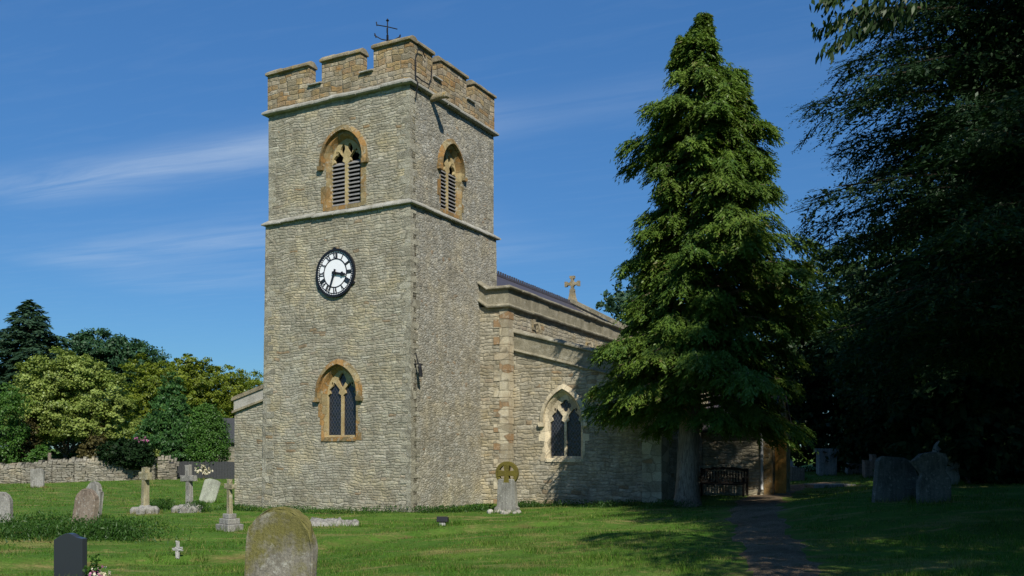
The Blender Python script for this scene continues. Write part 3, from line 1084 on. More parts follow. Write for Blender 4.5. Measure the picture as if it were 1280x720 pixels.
def parapet(fr, u0, u1, merl, name):
    prof = [(u0, ZP + 0.135), (u1, ZP + 0.135)]
    top = []
    for a, b in merl:
        top += [(a, ZC), (a, ZM), (b, ZM), (b, ZC)]
    top = [p for p in top if u0 <= p[0] <= u1]
    if top[0] == (u0, ZC):
        top = top[1:]
    if top[-1] == (u1, ZC):
        top = top[:-1]
    mb = MB()
    mb.prism(prof + top[::-1], fr, -0.36 - IN, -IN)
    o = mb.build(name, M['parapet'], church)
    for a, b in merl:
        cb = MB()
        a2, b2 = a - 0.055, b + 0.055
        rq = random.Random(int(a * 100) + len(name))
        nst_ = 3 if b - a > 1.2 else 2
        cuts = [a2] + [a2 + (b2 - a2) * (q + rq.uniform(-0.12, 0.12)) / nst_ for q in range(1, nst_)] + [b2]
        for c0, c1 in zip(cuts[:-1], cuts[1:]):
            vs = []
            jo, ju = rq.gauss(0, 0.015), rq.gauss(0.0, 0.012)
            for u in (c0 + 0.004, c1 - 0.004):
                tl = rq.gauss(0, 0.008)
                vs += [fr(u, ZM + 0.002, 0.03 + jo), fr(u, ZM + 0.08 + tl, 0.03 + jo), fr(u, ZM + 0.19 + ju + tl, -0.12), fr(u, ZM + 0.20 + ju + tl, -0.28), fr(u, ZM + 0.08, -0.45), fr(u, ZM + 0.002, -0.45)]
            cb.add(vs, [(i, (i + 1) % 6, 6 + (i + 1) % 6, 6 + i) for i in range(6)] + [tuple(range(6)), tuple(range(6, 12))[::-1]])
        cb.build('coping', M['coping'], o, bevel=0.015)
    for (a, b), (c, d_) in zip(merl[:-1], merl[1:]):
        cb = MB()
        vs = []
        for u in (b + 0.003, c - 0.003):
            vs += [fr(u, ZC + 0.002, 0.04), fr(u, ZC + 0.04, 0.04), fr(u, ZC + 0.10, -0.12), fr(u, ZC + 0.10, -0.36), fr(u, ZC + 0.002, -0.44)]
        cb.add(vs, [(i, (i + 1) % 5, 5 + (i + 1) % 5, 5 + i) for i in range(5)] + [tuple(range(5)), tuple(range(5, 10))[::-1]])
        cb.build('coping', M['string'], o)
    return o


parapet(fr_west, IN, TY - IN, [(IN, 1.45), (1.98, 3.56), (4.12, TY - IN)], 'parapet')
parapet(fr_south, 0.41, TX - IN, [(0.41, 1.31), (1.80, 3.43), (3.95, TX - IN)], 'parapet')


def fr_north(u, z, d):
    return (u, TY + d, z)


def fr_east(u, z, d):
    return (TX + d, u, z)


parapet(fr_north, 0.41, TX - IN, [(0.41, 1.31), (1.90, 3.43), (3.95, TX - IN)], 'parapet')
parapet(fr_east, 0.41, TY - 0.41, [(0.41, 1.50), (2.10, 3.60), (4.2, TY - 0.41)], 'parapet')
rb = MB()
rb.add([(0.3, 0.3, 13.45), (TX - 0.3, 0.3, 13.45), (TX - 0.3, TY - 0.3, 13.45), (0.3, TY - 0.3, 13.45), (TX / 2, TY / 2, 14.4)],
       [(0, 1, 4), (1, 2, 4), (2, 3, 4), (3, 0, 4), (3, 2, 1, 0)])
rb.build('tower_roof', M['lead'], church)

# weather vane
vx, vy = loc(-4.40, 31.9)
wv = MB()
wv.tube([(vx, vy, 14.2), (vx, vy, 16.6)], 0.045)
wv.tube([(vx, vy, 16.4), (vx, vy, 17.1)], 0.022)
wv.lathe([(0.0, 17.06), (0.06, 17.12), (0.0, 17.2)], (vx, vy), 8)
vane = wv.build('weather_vane', M['black'], church)
ab = MB()
for k in range(4):
    a = k * PI / 2 + 0.6
    dx, dy = math.cos(a), math.sin(a)
    ab.tube([(vx, vy, 16.42), (vx + 0.22 * dx, vy + 0.22 * dy, 16.45), (vx + 0.46 * dx, vy + 0.46 * dy, 16.58)], 0.018)
    ab.tube([(vx + 0.40 * dx, vy + 0.40 * dy, 16.50), (vx + 0.45 * dx, vy + 0.45 * dy, 16.64)], 0.026)
ab.build('compass_arm', M['black'], vane)
ar = MB()
a = math.atan2(*reversed(loc(-3.15 + 1, 28 - 0.35)))
dx, dy = math.cos(a), math.sin(a)
ar.tube([(vx - 0.42 * dx, vy - 0.42 * dy, 17.03), (vx, vy, 16.90), (vx + 0.38 * dx, vy + 0.38 * dy, 16.76)], 0.018)
ar.tube([(vx - 0.42 * dx, vy - 0.42 * dy, 17.0), (vx - 0.44 * dx, vy - 0.44 * dy, 17.14)], 0.022)
ar.build('pointer', M['black'], vane)

# gargoyle spout on the south face
gg = MB()
gx, gy = 1.26, 0.0
gg.sweep([(gx, 0.1, 13.28), (gx, -0.28, 13.32), (gx, -0.56, 13.30)], [(1, 0), (1, 0)],
         [(-0.08, -0.09), (0.08, -0.09), (0.11, 0.0), (0.07, 0.10), (-0.07, 0.10), (-0.11, 0.0)])
gg.box(gx - 0.12, gx + 0.12, -0.60, -0.47, 13.21, 13.37)
gg.build('gargoyle', M['coping'], church, bevel=0.03)
# thin black tubes looped over the corner merlon
lc = MB()
lc.tube([fr_south(0.26, 13.62, 0.02), fr_south(0.24, 14.2, 0.02), fr_south(0.36, 14.52, 0.03), fr_south(0.62, 14.56, 0.03), fr_south(0.80, 14.40, 0.02)], 0.019)
lc.tube([fr_south(0.26, 13.66, 0.02), fr_south(0.5, 13.56, 0.10), fr_south(0.95, 13.62, 0.06), fr_south(1.15, 13.95, 0.02), fr_south(1.18, 14.3, 0.02)], 0.019)
lc.tube([fr_south(0.24, 13.6, 0.03), fr_south(0.26, 13.40, 0.10), fr_south(0.30, 13.0, 0.0)], 0.022)
lc.build('black_loops', M['black'], church)
# lamp bracket near the corner of the tower
lb = MB()
lp = lambda u, z, d: batter(*fr_south(u, z, d))
lb.tube([lp(0.16, 4.62, -0.05), lp(0.16, 4.62, 0.24)], 0.02)
lb.tube([lp(0.04, 4.62, 0.22), lp(0.30, 4.60, 0.22)], 0.02)
lb.tube([lp(0.10, 4.62, 0.2), lp(0.06, 4.95, 0.14)], 0.02)
bl = lb.build('lamp_bracket', M['black'], church)
lb = MB()
p0 = Vector(lp(0.16, 4.42, 0.22))
lb.tube([p0 + Vector((0, 0, 0.2)), p0 + Vector((0, 0, 0.1)), p0 + Vector((0.03, -0.02, -0.2))], [0.03, 0.06, 0.065], 8)
lb.build('lamp_head', M['black'], bl)

# the clock
CZ, CU, CR = 7.69, 2.90, 0.74


def fr_clock(u, z, d):
    return batter(*fr_west(CU - u, CZ + z, d))


def circ(r, n=48):
    return [(r * math.cos(2 * PI * i / n), r * math.sin(2 * PI * i / n)) for i in range(n)]


ck = MB()
ck.prism(circ(CR), fr_clock, -0.02, 0.06)
clock = ck.build('clock_face', M['dial'], church)
rm = MB()
rm.ring(circ(CR + 0.05), circ(CR - 0.03), fr_clock, 0.0, 0.085, closed=True)
for k in range(3):
    a = R(93 + 120 * k)
    rm.prism([(x + (CR + 0.06) * math.cos(a), z + (CR + 0.06) * math.sin(a)) for x, z in circ(0.055, 10)], fr_clock, 0.0, 0.06)
rm.build('clock_rim', M['paint_black'], clock)
cg = MB()
cg.ring(circ(0.482), circ(0.446), fr_clock, 0.058, 0.068, closed=True)
cg.ring(circ(0.672), circ(0.648), fr_clock, 0.058, 0.068, closed=True)
for k in range(60):
    a = 2 * PI * k / 60
    c_, s_ = math.cos(a), math.sin(a)
    h = 0.011
    cg.prism([(0.664 * c_ - h * s_, 0.664 * s_ + h * c_), (0.664 * c_ + h * s_, 0.664 * s_ - h * c_), (0.712 * c_ + h * s_, 0.712 * s_ - h * c_), (0.712 * c_ - h * s_, 0.712 * s_ + h * c_)], fr_clock, 0.058, 0.068)
cg.build('minute_ring', M['paint_black'], clock)
nb = MB()
NUM = ['XII', 'I', 'II', 'III', 'IIII', 'V', 'VI', 'VII', 'VIII', 'IX', 'X', 'XI']
R0, R1 = 0.478, 0.648


def stroke(ang, x0, x1, wd, r0=R0, r1=R1):
    """bar from (x0 at inner radius) to (x1 at outer radius); numerals stand with their feet to the centre"""
    er = (math.sin(ang), math.cos(ang))
    et = (math.cos(ang), -math.sin(ang))
    pts = [(x0 - wd / 2, r0), (x0 + wd / 2, r0), (x1 + wd / 2, r1), (x1 - wd / 2, r1)]
    nb.prism([(er[0] * r + et[0] * x, er[1] * r + et[1] * x) for x, r in pts], fr_clock, 0.058, 0.070)


for i, s in enumerate(NUM):
    ang = 2 * PI * i / 12
    nb = MB()
    wid = {'I': 0.045, 'V': 0.105, 'X': 0.105}
    tot = sum(wid[c] for c in s)
    x = -tot / 2
    for c in s:
        cx_ = x + wid[c] / 2
        if c == 'I':
            stroke(ang, cx_, cx_, 0.034)
        elif c == 'V':
            stroke(ang, cx_, cx_ - 0.036, 0.036)
            stroke(ang, cx_, cx_ + 0.036, 0.013)
        else:
            stroke(ang, cx_ + 0.036, cx_ - 0.036, 0.036)
            stroke(ang, cx_ - 0.036, cx_ + 0.036, 0.013)
        x += wid[c]
    nb.build('numeral', M['paint_black'], clock)


def hand(name, ang, pts, d):
    mb = MB()
    er = (math.sin(ang), math.cos(ang))
    et = (math.cos(ang), -math.sin(ang))
    full = pts + [(-x, r) for x, r in pts[::-1]]
    mb.prism([(er[0] * r + et[0] * x, er[1] * r + et[1] * x) for x, r in full], fr_clock, d, d + 0.012)
    return mb.build(name, M['paint_black'], clock)


hand('hour_hand', R(101), [(0.04, -0.10), (0.035, 0.22), (0.03, 0.24), (0.085, 0.31), (0.03, 0.38), (0.045, 0.40), (0.003, 0.50)], 0.10)
hand('minute_hand', R(200), [(0.045, -0.12), (0.02, 0.0), (0.034, 0.12), (0.026, 0.45), (0.003, 0.67)], 0.118)
hb_ = MB()
hb_.prism(circ(0.055, 16), fr_clock, 0.06, 0.145)
hb_.build('hub', M['paint_black'], clock)

# ---- north aisle, peeping out on the far side of the tower
na = MB()
XN = 0.30


def fr_na(u, z, d):
    return (XN - d, u, z)


def zna(u):
    return 4.28 - (u - TY) * 0.275


Y0N, Y1N = TY + 0.03, 7.72
na.prism([(Y0N, -0.8), (Y1N, -0.8), (Y1N, zna(Y1N) - 0.52), (Y0N, zna(Y0N) - 0.52)], fr_na, -12.0, 0)
nao = na.build('north_aisle', M['west'], church)
nb_ = MB()
nb_.prism([(Y0N, zna(Y0N) - 0.48), (Y1N, zna(Y1N) - 0.48), (Y1N, zna(Y1N) - 0.12), (Y0N, zna(Y0N) - 0.12)], fr_na, -0.4, 0.04)
nb_.build('parapet_band', M['pale'], nao)
nb_ = MB()
nb_.prism([(Y0N, zna(Y0N) - 0.12), (Y1N + 0.06, zna(Y1N) - 0.13), (Y1N + 0.06, zna(Y1N) + 0.0), (Y0N, zna(Y0N) + 0.02)], fr_na, -0.45, 0.09)
nb_.prism([(Y0N, zna(Y0N) - 0.55), (Y1N + 0.05, zna(Y1N) - 0.56), (Y1N + 0.05, zna(Y1N) - 0.48), (Y0N, zna(Y0N) - 0.48)], fr_na, -0.3, 0.09)
nb_.build('coping', M['coping'], nao)

# ---- nave, its axis a little skew to the tower
NA = R(2.9)
NOX, NOY = loc(-0.138, 31.24)


def nav(s, q, z):
    return (NOX + s * math.cos(NA) - q * math.sin(NA), NOY + s * math.sin(NA) + q * math.cos(NA), z)


NL, NW = 16.6, 8.2
ZNS, ZNT = 6.93, 7.66
nv = MB()
nv.box(0, NL, 0, NW, -0.8, ZNS + 0.02)
nave = nv.build('nave', M['aisle'], church, nav)
bd = MB()
kick = [(0, 1.30, 0.36), (0, 0.78, 0.0), (0, 0, 0), (NL, 0, 0)]
kn = [(-1, 0), (-1, 0), (0, -1)]
path = [(a, b, ZNS + c) for a, b, c in kick]
bd.blocks(path, kn, [(-0.30, 0.03), (-0.30, 0.60), (0.03, 0.60), (0.03, 0.03)], 0.95, 0.006, 9)
bd.build('parapet_band', M['band'], nave, nav)
st = MB()
st.blocks(path, kn, [(-0.2, -0.05), (0.13, -0.05), (0.15, -0.01), (0.15, 0.02), (0.034, 0.09), (-0.2, 0.09)], 0.9, 0.009, 8)
st.build('string_course', M['nave_coping'], nave, nav, bevel=0.008)
cp = MB()
cp.blocks(path, kn, [(-0.36, 0.60), (-0.36, 0.68), (-0.12, 0.755), (0.05, 0.73), (0.17, 0.665), (0.17, 0.62), (0.14, 0.60)], 0.85, 0.012, 10)
cp.build('coping', M['nave_coping'], nave, nav, bevel=0.01)
# roof, cresting, east gable with its cross
ZR = 9.60
rf = MB()
rv = [(0.05, 0.31, 7.2), (NL - 0.3, 0.31, 7.2), (NL - 0.3, NW / 2, ZR), (0.05, NW / 2, ZR), (0.05, NW - 0.3, 7.2), (NL - 0.3, NW - 0.3, 7.2)]
rf.add(rv, [(0, 1, 2, 3), (3, 2, 5, 4), (0, 3, 4), (1, 5, 2), (0, 4, 5, 1)])
rf.build('nave_roof', M['slate'], nave, nav)
rc = MB()
rc.box(1.2, NL - 0.4, NW / 2 - 0.08, NW / 2 + 0.08, ZR - 0.03, ZR + 0.07)
k = 1.2
while k < NL - 0.5:
    rc.box(k, k + 0.10, NW / 2 - 0.025, NW / 2 + 0.025, ZR + 0.065, ZR + 0.20 + 0.02 * random.random())
    k += 0.235
rc.build('ridge_cresting', M['slate'], nave, nav)
ge = MB()


def fr_g(u, z, d):
    return (NL + d, u, z)


ge.prism([(0, ZNS + 0.03), (NW, ZNS + 0.03), (NW, 7.5), (NW / 2, ZR + 0.10), (0.0, 7.5)], fr_g, -0.29, 0.1)
geo = ge.build('east_gable', M['aisle'], nave, nav)
ge = MB()
ge.ring([(-0.1, 7.72), (NW / 2, ZR + 0.32), (NW + 0.1, 7.72)], [(-0.1, 7.50), (NW / 2, ZR + 0.10), (NW + 0.1, 7.50)], fr_g, -0.36, 0.16)
ge.build('coping', M['band'], geo, nav)
cr = MB()


def fr_x(u, z, d):
    return (NL - 0.1 + d, NW / 2 + u, ZR + 0.30 + z)


cr.prism([(-0.30, -0.25), (0.30, -0.25), (0.17, 0.12), (0.10, 0.50), (-0.10, 0.50), (-0.17, 0.12)], fr_x, -0.12, 0.12)
arms = []
for kq in range(4):
    a = kq * PI / 2
    for (l, wv_) in ((0.14, -0.07), (0.28, -0.07), (0.28, -0.13), (0.42, -0.14), (0.42, 0.14), (0.28, 0.13), (0.28, 0.07), (0.14, 0.07)):
        arms.append((l * math.cos(a) - wv_ * math.sin(a), 0.82 + l * math.sin(a) + wv_ * math.cos(a)))
cr.prism(arms, fr_x, -0.09, 0.09)
cr.build('gable_cross', M['coping'], geo, nav)
# corner quoins on the nave's short west wall
qn = MB()
z = -0.3
i = 0
while z < 6.6:
    h = random.uniform(0.22, 0.42)
    l = 0.55 if i % 2 else 0.32
    qn.box(-0.022, 0.55 - l * 0.4, -0.022, l, z, z + h - 0.015)
    z += h
    i += 1
qn.build('quoins', M['quoin'], nave, nav)
# odd stones and hooks on the clerestory wall
for s, z in ((2.15, 6.55), (7.7, 6.45), (8.9, 6.45)):
    hk = MB()
    hk.tube([nav(s, 0.0, z), nav(s, -0.22, z + 0.02), nav(s + 0.02, -0.26, z - 0.22)], 0.06, 6)
    hk.box(*[v for ab_ in zip((nav(s, 0, z)[0] - 0.12, nav(s, 0, z)[1] - 0.04, z - 0.2), (nav(s, 0, z)[0] + 0.12, nav(s, 0, z)[1] + 0.02, z + 0.2)) for v in ab_])
    hk.build('rainwater_spout', M['coping'], nave)

# ---- south aisle with raking west parapet
XA, YA0, YA1 = 4.79, -1.10, -6.65


def fr_a(u, z, d):            # u = distance south along the aisle's west wall
    return (XA - d, YA0 - u, z)


def zrk(u):
    return 6.20 - 0.272 * u


LA = YA0 - YA1
win_a = window(church, fr_a, 1.90, 0.60, 1.66, 2.94, 3.86, 0.88, 4.20, 'glass', M['cream'], M['cream'], None, 'quatrefoil', 0.05, 0.10, 0.24)
aw = MB()
aw.prism([(0, -0.8), (LA, -0.8), (LA, zrk(LA) - 0.72), (0, zrk(0) - 0.72)], fr_a, -0.3, 0, 0, [win_a], cap0=False)
aw.box(XA + 0.302, 18.0, YA1, YA1 + 0.3, -0.8, zrk(LA) - 0.1)
aw.box(17.7, 18.0, YA1 + 0.302, YA0, -0.8, zrk(LA) - 0.1)
aisle = aw.build('south_aisle', M['aisle'], church)
ab = MB()
ab.prism([(0, zrk(0) - 0.72), (LA, zrk(LA) - 0.72), (LA, zrk(LA) - 0.15), (0, zrk(0) - 0.15)], fr_a, -0.298, 0.03)
ab.build('parapet_band', M['band'], aisle)
ac = MB()
a0, a1 = fr_a(-0.02, zrk(-0.02), 0), fr_a(LA + 0.05, zrk(LA + 0.05), 0)
ac.blocks([a0, a1], [(-1, 0)], [(-0.36, -0.16), (-0.36, 0.0), (-0.05, 0.0), (0.12, -0.09), (0.12, -0.14), (0.09, -0.16)], 0.8, 0.010, 11)
ac.blocks([a0, a1], [(-1, 0)], [(-0.2, -0.78), (-0.2, -0.68), (0.034, -0.68), (0.11, -0.735), (0.11, -0.765), (0.08, -0.78)], 0.8, 0.008, 12)
ac.build('coping', M['nave_coping'], aisle, bevel=0.01)
al = MB()
al.add([(XA + 0.3, YA0, 5.9), (18, YA0, 5.9), (18, YA1 + 0.2, 4.3), (XA + 0.3, YA1 + 0.2, 4.3)], [(0, 1, 2, 3)])
al.build('aisle_roof', M['lead'], aisle)
bt = MB()
for (y0, y1, x0, x1, zt) in ((YA1 - 0.02, YA1 + 0.62, XA - 0.55, XA + 0.2, 2.6),):
    bt.add([(x0, y0, -0.8), (x1, y0, -0.8), (x1, y1, -0.8), (x0, y1, -0.8), (x0, y0, zt), (x1, y0, zt + 0.8), (x1, y1, zt + 0.8), (x0, y1, zt)],
           [(3, 2, 1, 0), (4, 5, 6, 7), (0, 1, 5, 4), (1, 2, 6, 5), (2, 3, 7, 6), (3, 0, 4, 7)])
bt.build('buttress', M['quoin'], aisle)

# ---- south porch
XP, YP0, YP1, WP = 8.79, -6.67, -8.85, 3.1
ZE = 2.70
pw = MB()
pw.box(XP, XP + 0.32, YP1, YP0, -0.8, ZE)
pw.box(XP + WP - 0.32, XP + WP, YP1, YP0, -0.8, ZE)


def fr_p(u, z, d):
    return (XP + u, YP1 - d, z)


pw.prism([(0.0, -0.8), (WP, -0.8), (WP, ZE), (WP / 2, ZE + 1.5), (0.0, ZE)], fr_p, 0.003, 0.30, 1, [arch(WP / 2, 0.75, -0.7, 1.9, 2.75)])
porch = pw.build('porch', [M['aisle'], M['iron']], church)
pr = MB()
for sgn in (0, 1):
    x_e = XP - 0.18 if sgn == 0 else XP + WP + 0.18
    x_r = XP + WP / 2
    ze = ZE - 0.05
    pr.add([(x_e, YP1 - 0.35, ze), (x_r, YP1 - 0.35, ZE + 1.62), (x_r, YP0, ZE + 1.62), (x_e, YP0, ze),
            (x_e, YP1 - 0.35, ze + 0.14), (x_r, YP1 - 0.35, ZE + 1.78), (x_r, YP0, ZE + 1.78), (x_e, YP0, ze + 0.14)],
           [(0, 1, 2, 3), (7, 6, 5, 4), (0, 4, 5, 1), (1, 5, 6, 2), (2, 6, 7, 3), (3, 7, 4, 0)])
pr.build('porch_roof', M['slate'], porch)
pg = MB()
pg.tube([(XP - 0.2, YP1 - 0.3, ZE - 0.07), (XP - 0.2, YP0, ZE - 0.07)], 0.07, 8)
pg.build('gutter', M['black'], porch)
pg = MB()
pg.tube([(XP - 0.2, YP1 + 0.05, ZE - 0.07), (XP - 0.07, YP1 + 0.05, ZE - 0.35), (XP - 0.07, YP1 + 0.05, 0.75), (XP - 0.16, YP1 + 0.02, 0.55)], 0.045, 8)
pg.build('downpipe', M['pipe'], porch)
pd = MB()
for i in range(3):
    pd.box(XP + 0.36, XP + 0.41 + 0.006 * (i % 2), YP1 - 0.31 - 0.13 * (i + 1) + 0.004, YP1 - 0.31 - 0.13 * i - 0.004, 0.42, 2.62)
for z in (0.75, 1.5, 2.3):
    pd.box(XP + 0.335, XP + 0.359, YP1 - 0.69, YP1 - 0.32, z, z + 0.1)
pd.build('door', M['oak'], porch)


# ------------------------------------------------------------------ foliage
def unit(n):
    v = rng.normal(size=(n, 3))
    return v / np.linalg.norm(v, axis=1, keepdims=True)


def norm(v):
    return v / np.maximum(np.linalg.norm(v, axis=-1, keepdims=True), 1e-9)


def quads(P, U, N, L, Wd):
    """diamond leaves: centres P, long axis U, normal N"""
    U = norm(U)
    Wv = norm(np.cross(N, U))
    L = np.broadcast_to(np.asarray(L, float), (len(P),))[:, None]
    Wd = np.broadcast_to(np.asarray(Wd, float), (len(P),))[:, None]
    V = np.stack([P - U * L * 0.5, P + Wv * Wd * 0.5 - U * L * 0.08, P + U * L * 0.5, P - Wv * Wd * 0.5 - U * L * 0.08], 1).reshape(-1, 3)
    F_ = np.arange(len(P) * 4).reshape(-1, 4)
    return V, F_


def limb(mb, p0, p1, r0, r1, wob=0.1, n=5, seg=6):
    p0, p1 = Vector(p0), Vector(p1)
    L = (p1 - p0).length
    pts, rs = [], []
    for i in range(seg + 1):
        s = i / seg
        j = Vector((random.uniform(-1, 1), random.uniform(-1, 1), random.uniform(-0.5, 0.5))) * wob * L * 0.12 * math.sin(PI * s)
        pts.append(p0.lerp(p1, s) + j)
        rs.append(r0 * (1 - s) + r1 * s)
    mb.tube(pts, rs, n)


def broadleaf(name, label, base, lobes, mat, bark, n=14000, leaf=0.2, aspect=0.6, trunk_r=0.18, trunk_top=None, fork=5, cat='tree', group=None,
              up=0.5, fill=0.35, rough=0.22, trunk=True, crown_name='crown'):
    """lobes: list of (dx, dy, z, rx, ry, rz) about the base; leaves sit in ragged clumps through each lobe's shell"""
    root = empty(name, base, 0, label, cat, group)
    if trunk:
        mb = MB()
        tt = trunk_top or (min(l[2] for l in lobes) + 0.2)
        mb.tube([(0, 0, -0.3), (0.0, 0, 0.05), (0.02, 0.02, tt * 0.5), (0, 0, tt)], [trunk_r * 1.5, trunk_r * 1.15, trunk_r * 0.9, trunk_r * 0.75], 8)
        for l in lobes[:fork]:
            limb(mb, (0, 0, tt * 0.92), (l[0] * 0.8, l[1] * 0.8, l[2]), trunk_r * 0.55, trunk_r * 0.12, 0.8)
        mb.build('trunk', bark, root, smooth=True)
    L = np.array(lobes, float)
    area = (L[:, 3] * L[:, 4] + L[:, 3] * L[:, 5] + L[:, 4] * L[:, 5])
    ncl = max(30, min(n // 26, 1100))
    li = rng.choice(len(L), size=ncl, p=area / area.sum())
    dr = unit(ncl)
    rad = np.where(rng.random(ncl) < fill, rng.uniform(0.35, 0.85, ncl), rng.uniform(0.85, 1.0 + rough, ncl))
    cc = L[li, :3] + dr * L[li, 3:6] * rad[:, None]
    csz = (L[li, 3:6].mean(1)) * rng.uniform(0.14, 0.34, ncl)
    k = n // ncl
    ci = np.repeat(np.arange(ncl), k)
    off = unit(len(ci)) * (rng.random(len(ci)) ** 0.5)[:, None] * csz[ci][:, None] * np.array([1.1, 1.1, 0.65])
    P = cc[ci] + off
    N = norm(unit(len(ci)) * 0.8 + dr[ci] * 0.7 + np.array([0, 0, up]))
    U = norm(np.cross(N, unit(len(ci))) + np.array([0, 0, -0.35]))
    s = leaf * rng.uniform(0.6, 1.35, len(ci))
    V, F_ = quads(P, U, N, s, s * aspect)
    tint = np.clip(rng.normal(0.5, 0.16, ncl)[ci] + rng.normal(0, 0.2, len(ci)), 0, 1)
    np_mesh(crown_name, V, F_, mat, root, tint)
    return root


def conifer(name, label, base, axis, zlo, zhi, rfun, mat, bark, nb=260, fpb=40, k=12, fl=0.5, ll=0.14, lw=0.036, droop=0.55, hang=0.6, trunk_r=0.35,
            flat=0.0, group=None, cat='tree', rise=0.22, inner=0.22, tr_prof=None, flare=1.5, dens_pow=1.0, rvar=(0.72, 1.10), sidek=0.16, spread_k=0.22, lat=0.65, leaders=(), fill=None, tpow=0.8):
    """axis(z) -> (dx, dy); rfun(z, azimuth) -> crown radius; boughs carry fronds of small leaflets"""
    root = empty(name, base, 0, label, cat, group)
    mb = MB()
    zs_ = [-0.4, 0.0, 0.35, 1.0] + list(np.linspace(2.0, zhi * 0.97, 8))
    prof = [trunk_r * flare * 1.25, trunk_r * flare, trunk_r * 1.18, trunk_r] + [trunk_r * (1 - 0.93 * i / 8) * 0.95 for i in range(8)]
    mb.tube([(axis(max(z, 0))[0], axis(max(z, 0))[1], z) for z in zs_], prof, 18)
    for q in range(len(mb.v)):                      # fluted, uneven bole
        x_, y_, z_ = mb.v[q]
        a_x, a_y = axis(max(z_, 0))
        th_ = math.atan2(y_ - a_y, x_ - a_x)
        kk = 1 + 0.13 * math.sin(4 * th_ + 0.8 * z_) + 0.08 * math.sin(7 * th_ - 1.7 * z_ + 1)
        mb.v[q] = (a_x + (x_ - a_x) * kk, a_y + (y_ - a_y) * kk, z_)
    FB, FD, FN, FL, FT = [], [], [], [], []
    ga = 2.39996
    spec = []
    for b in range(nb):
        s = (b + 0.5) / nb
        z0 = zlo + (zhi - zlo) * (s ** dens_pow)
        az = b * ga + random.uniform(-0.4, 0.4)
        spec.append((z0, az, rfun(z0, az) * random.uniform(*rvar), axis(z0)))
    for (lx, ly, l0, l1, lr, ln) in leaders:          # secondary tops
        for b in range(ln):
            s = (b + 0.5) / ln
            spec.append((l0 + (l1 - l0) * s, b * ga, lr * (1 - s) ** 0.7 * random.uniform(0.7, 1.15) + 0.1, (lx, ly)))
        mb.tube([(lx * 0.4, ly * 0.4, l0 - 1.0), (lx, ly, l0), (lx, ly, l1)], [0.06, 0.045, 0.012], 5)
    for z0, az, r, a in spec:
        if r < 0.12:
            r = 0.12
        dv = np.array([math.cos(az), math.sin(az), 0.0])
        o = np.array([a[0], a[1], z0])
        dr_ = droop * random.uniform(0.7, 1.3)
        pts = [o + dv * r * t_ + np.array([0, 0, r * (rise * t_ - dr_ * t_ * t_ * 0.6)]) for t_ in (0, 0.35, 0.7, 1.0)]
        if r > 0.6:
            mb.tube([Vector(p) for p in pts], [0.05 * min(r, 2) * 0.6, 0.035 * min(r, 2) * 0.6, 0.02, 0.006], 4)
        nf = max(5, int(fpb * min(1.6, max(0.3, r / 2.2))))
        tt = rng.uniform(inner, 1.0, nf) ** tpow
        side = rng.normal(0, 1, nf)
        sv = np.array([-dv[1], dv[0], 0.0])
        B = o + dv * r * tt[:, None] + sv * (side * sidek * r * (1.1 - tt * 0.55))[:, None]
        B[:, 2] += r * (rise * tt - dr_ * tt * tt * 0.6) + rng.normal(0, 0.07, nf) - np.abs(side) * 0.04 * r
        D = dv * 1.0 + sv * (side * lat)[:, None] + rng.normal(0, 0.18, (nf, 3))
        D[:, 2] += -hang * rng.uniform(0.3, 1.3, nf)
        FB.append(B)
        FD.append(norm(D))
        FL.append(fl * rng.uniform(0.6, 1.25, nf) * min(1, 0.35 + r * 0.5))
        FT.append(np.full(nf, random.gauss(0.5, 0.13)) + rng.normal(0, 0.08, nf))
    mb.build('trunk', bark, root, smooth=True)
    B, D, Lf, T = np.concatenate(FB), np.concatenate(FD), np.concatenate(FL), np.concatenate(FT)
    n = len(B)
    up = np.array([0, 0, 1.0])
    Sv = norm(np.cross(D, np.broadcast_to(up, D.shape)) + 1e-6)
    Nv = norm(np.cross(Sv, D))
    ss = (np.arange(k) + 0.5) / k
    sg = np.where(np.arange(k) % 2 == 0, 1.0, -1.0)
    pos = B[:, None, :] + D[:, None, :] * (Lf[:, None] * ss)[..., None]
    pos[..., 2] -= (1 - flat) * (Lf[:, None] * ss ** 2) * 0.45
    spread = (Lf[:, None] * spread_k * (1.05 - ss)) * sg
    pos = pos + Sv[:, None, :] * spread[..., None] + rng.normal(0, 0.02, pos.shape)
    U = D[:, None, :] * 0.9 + Sv[:, None, :] * (sg * 0.75)[None, :, None] + rng.normal(0, 0.22, pos.shape) * (1 - 0.5 * flat)
    U[..., 2] -= (1 - flat) * 0.45
    Nn = Nv[:, None, :] + rng.normal(0, 0.45, pos.shape)
    P = pos.reshape(-1, 3)
    l_ = ll * rng.uniform(0.7, 1.35, len(P))
    V, F_ = quads(P, U.reshape(-1, 3), Nn.reshape(-1, 3), l_, lw * rng.uniform(0.7, 1.3, len(P)))
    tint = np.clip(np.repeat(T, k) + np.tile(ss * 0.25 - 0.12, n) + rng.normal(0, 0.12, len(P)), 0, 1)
    Ds = D.copy()
    Ds[:, 2] -= (1 - flat) * 0.35
    Ds = norm(Ds)
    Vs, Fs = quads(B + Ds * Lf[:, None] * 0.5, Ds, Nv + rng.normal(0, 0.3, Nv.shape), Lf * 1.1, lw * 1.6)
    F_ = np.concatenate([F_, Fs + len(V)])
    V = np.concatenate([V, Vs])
    tint = np.concatenate([tint, np.clip(T - 0.15, 0, 1)])
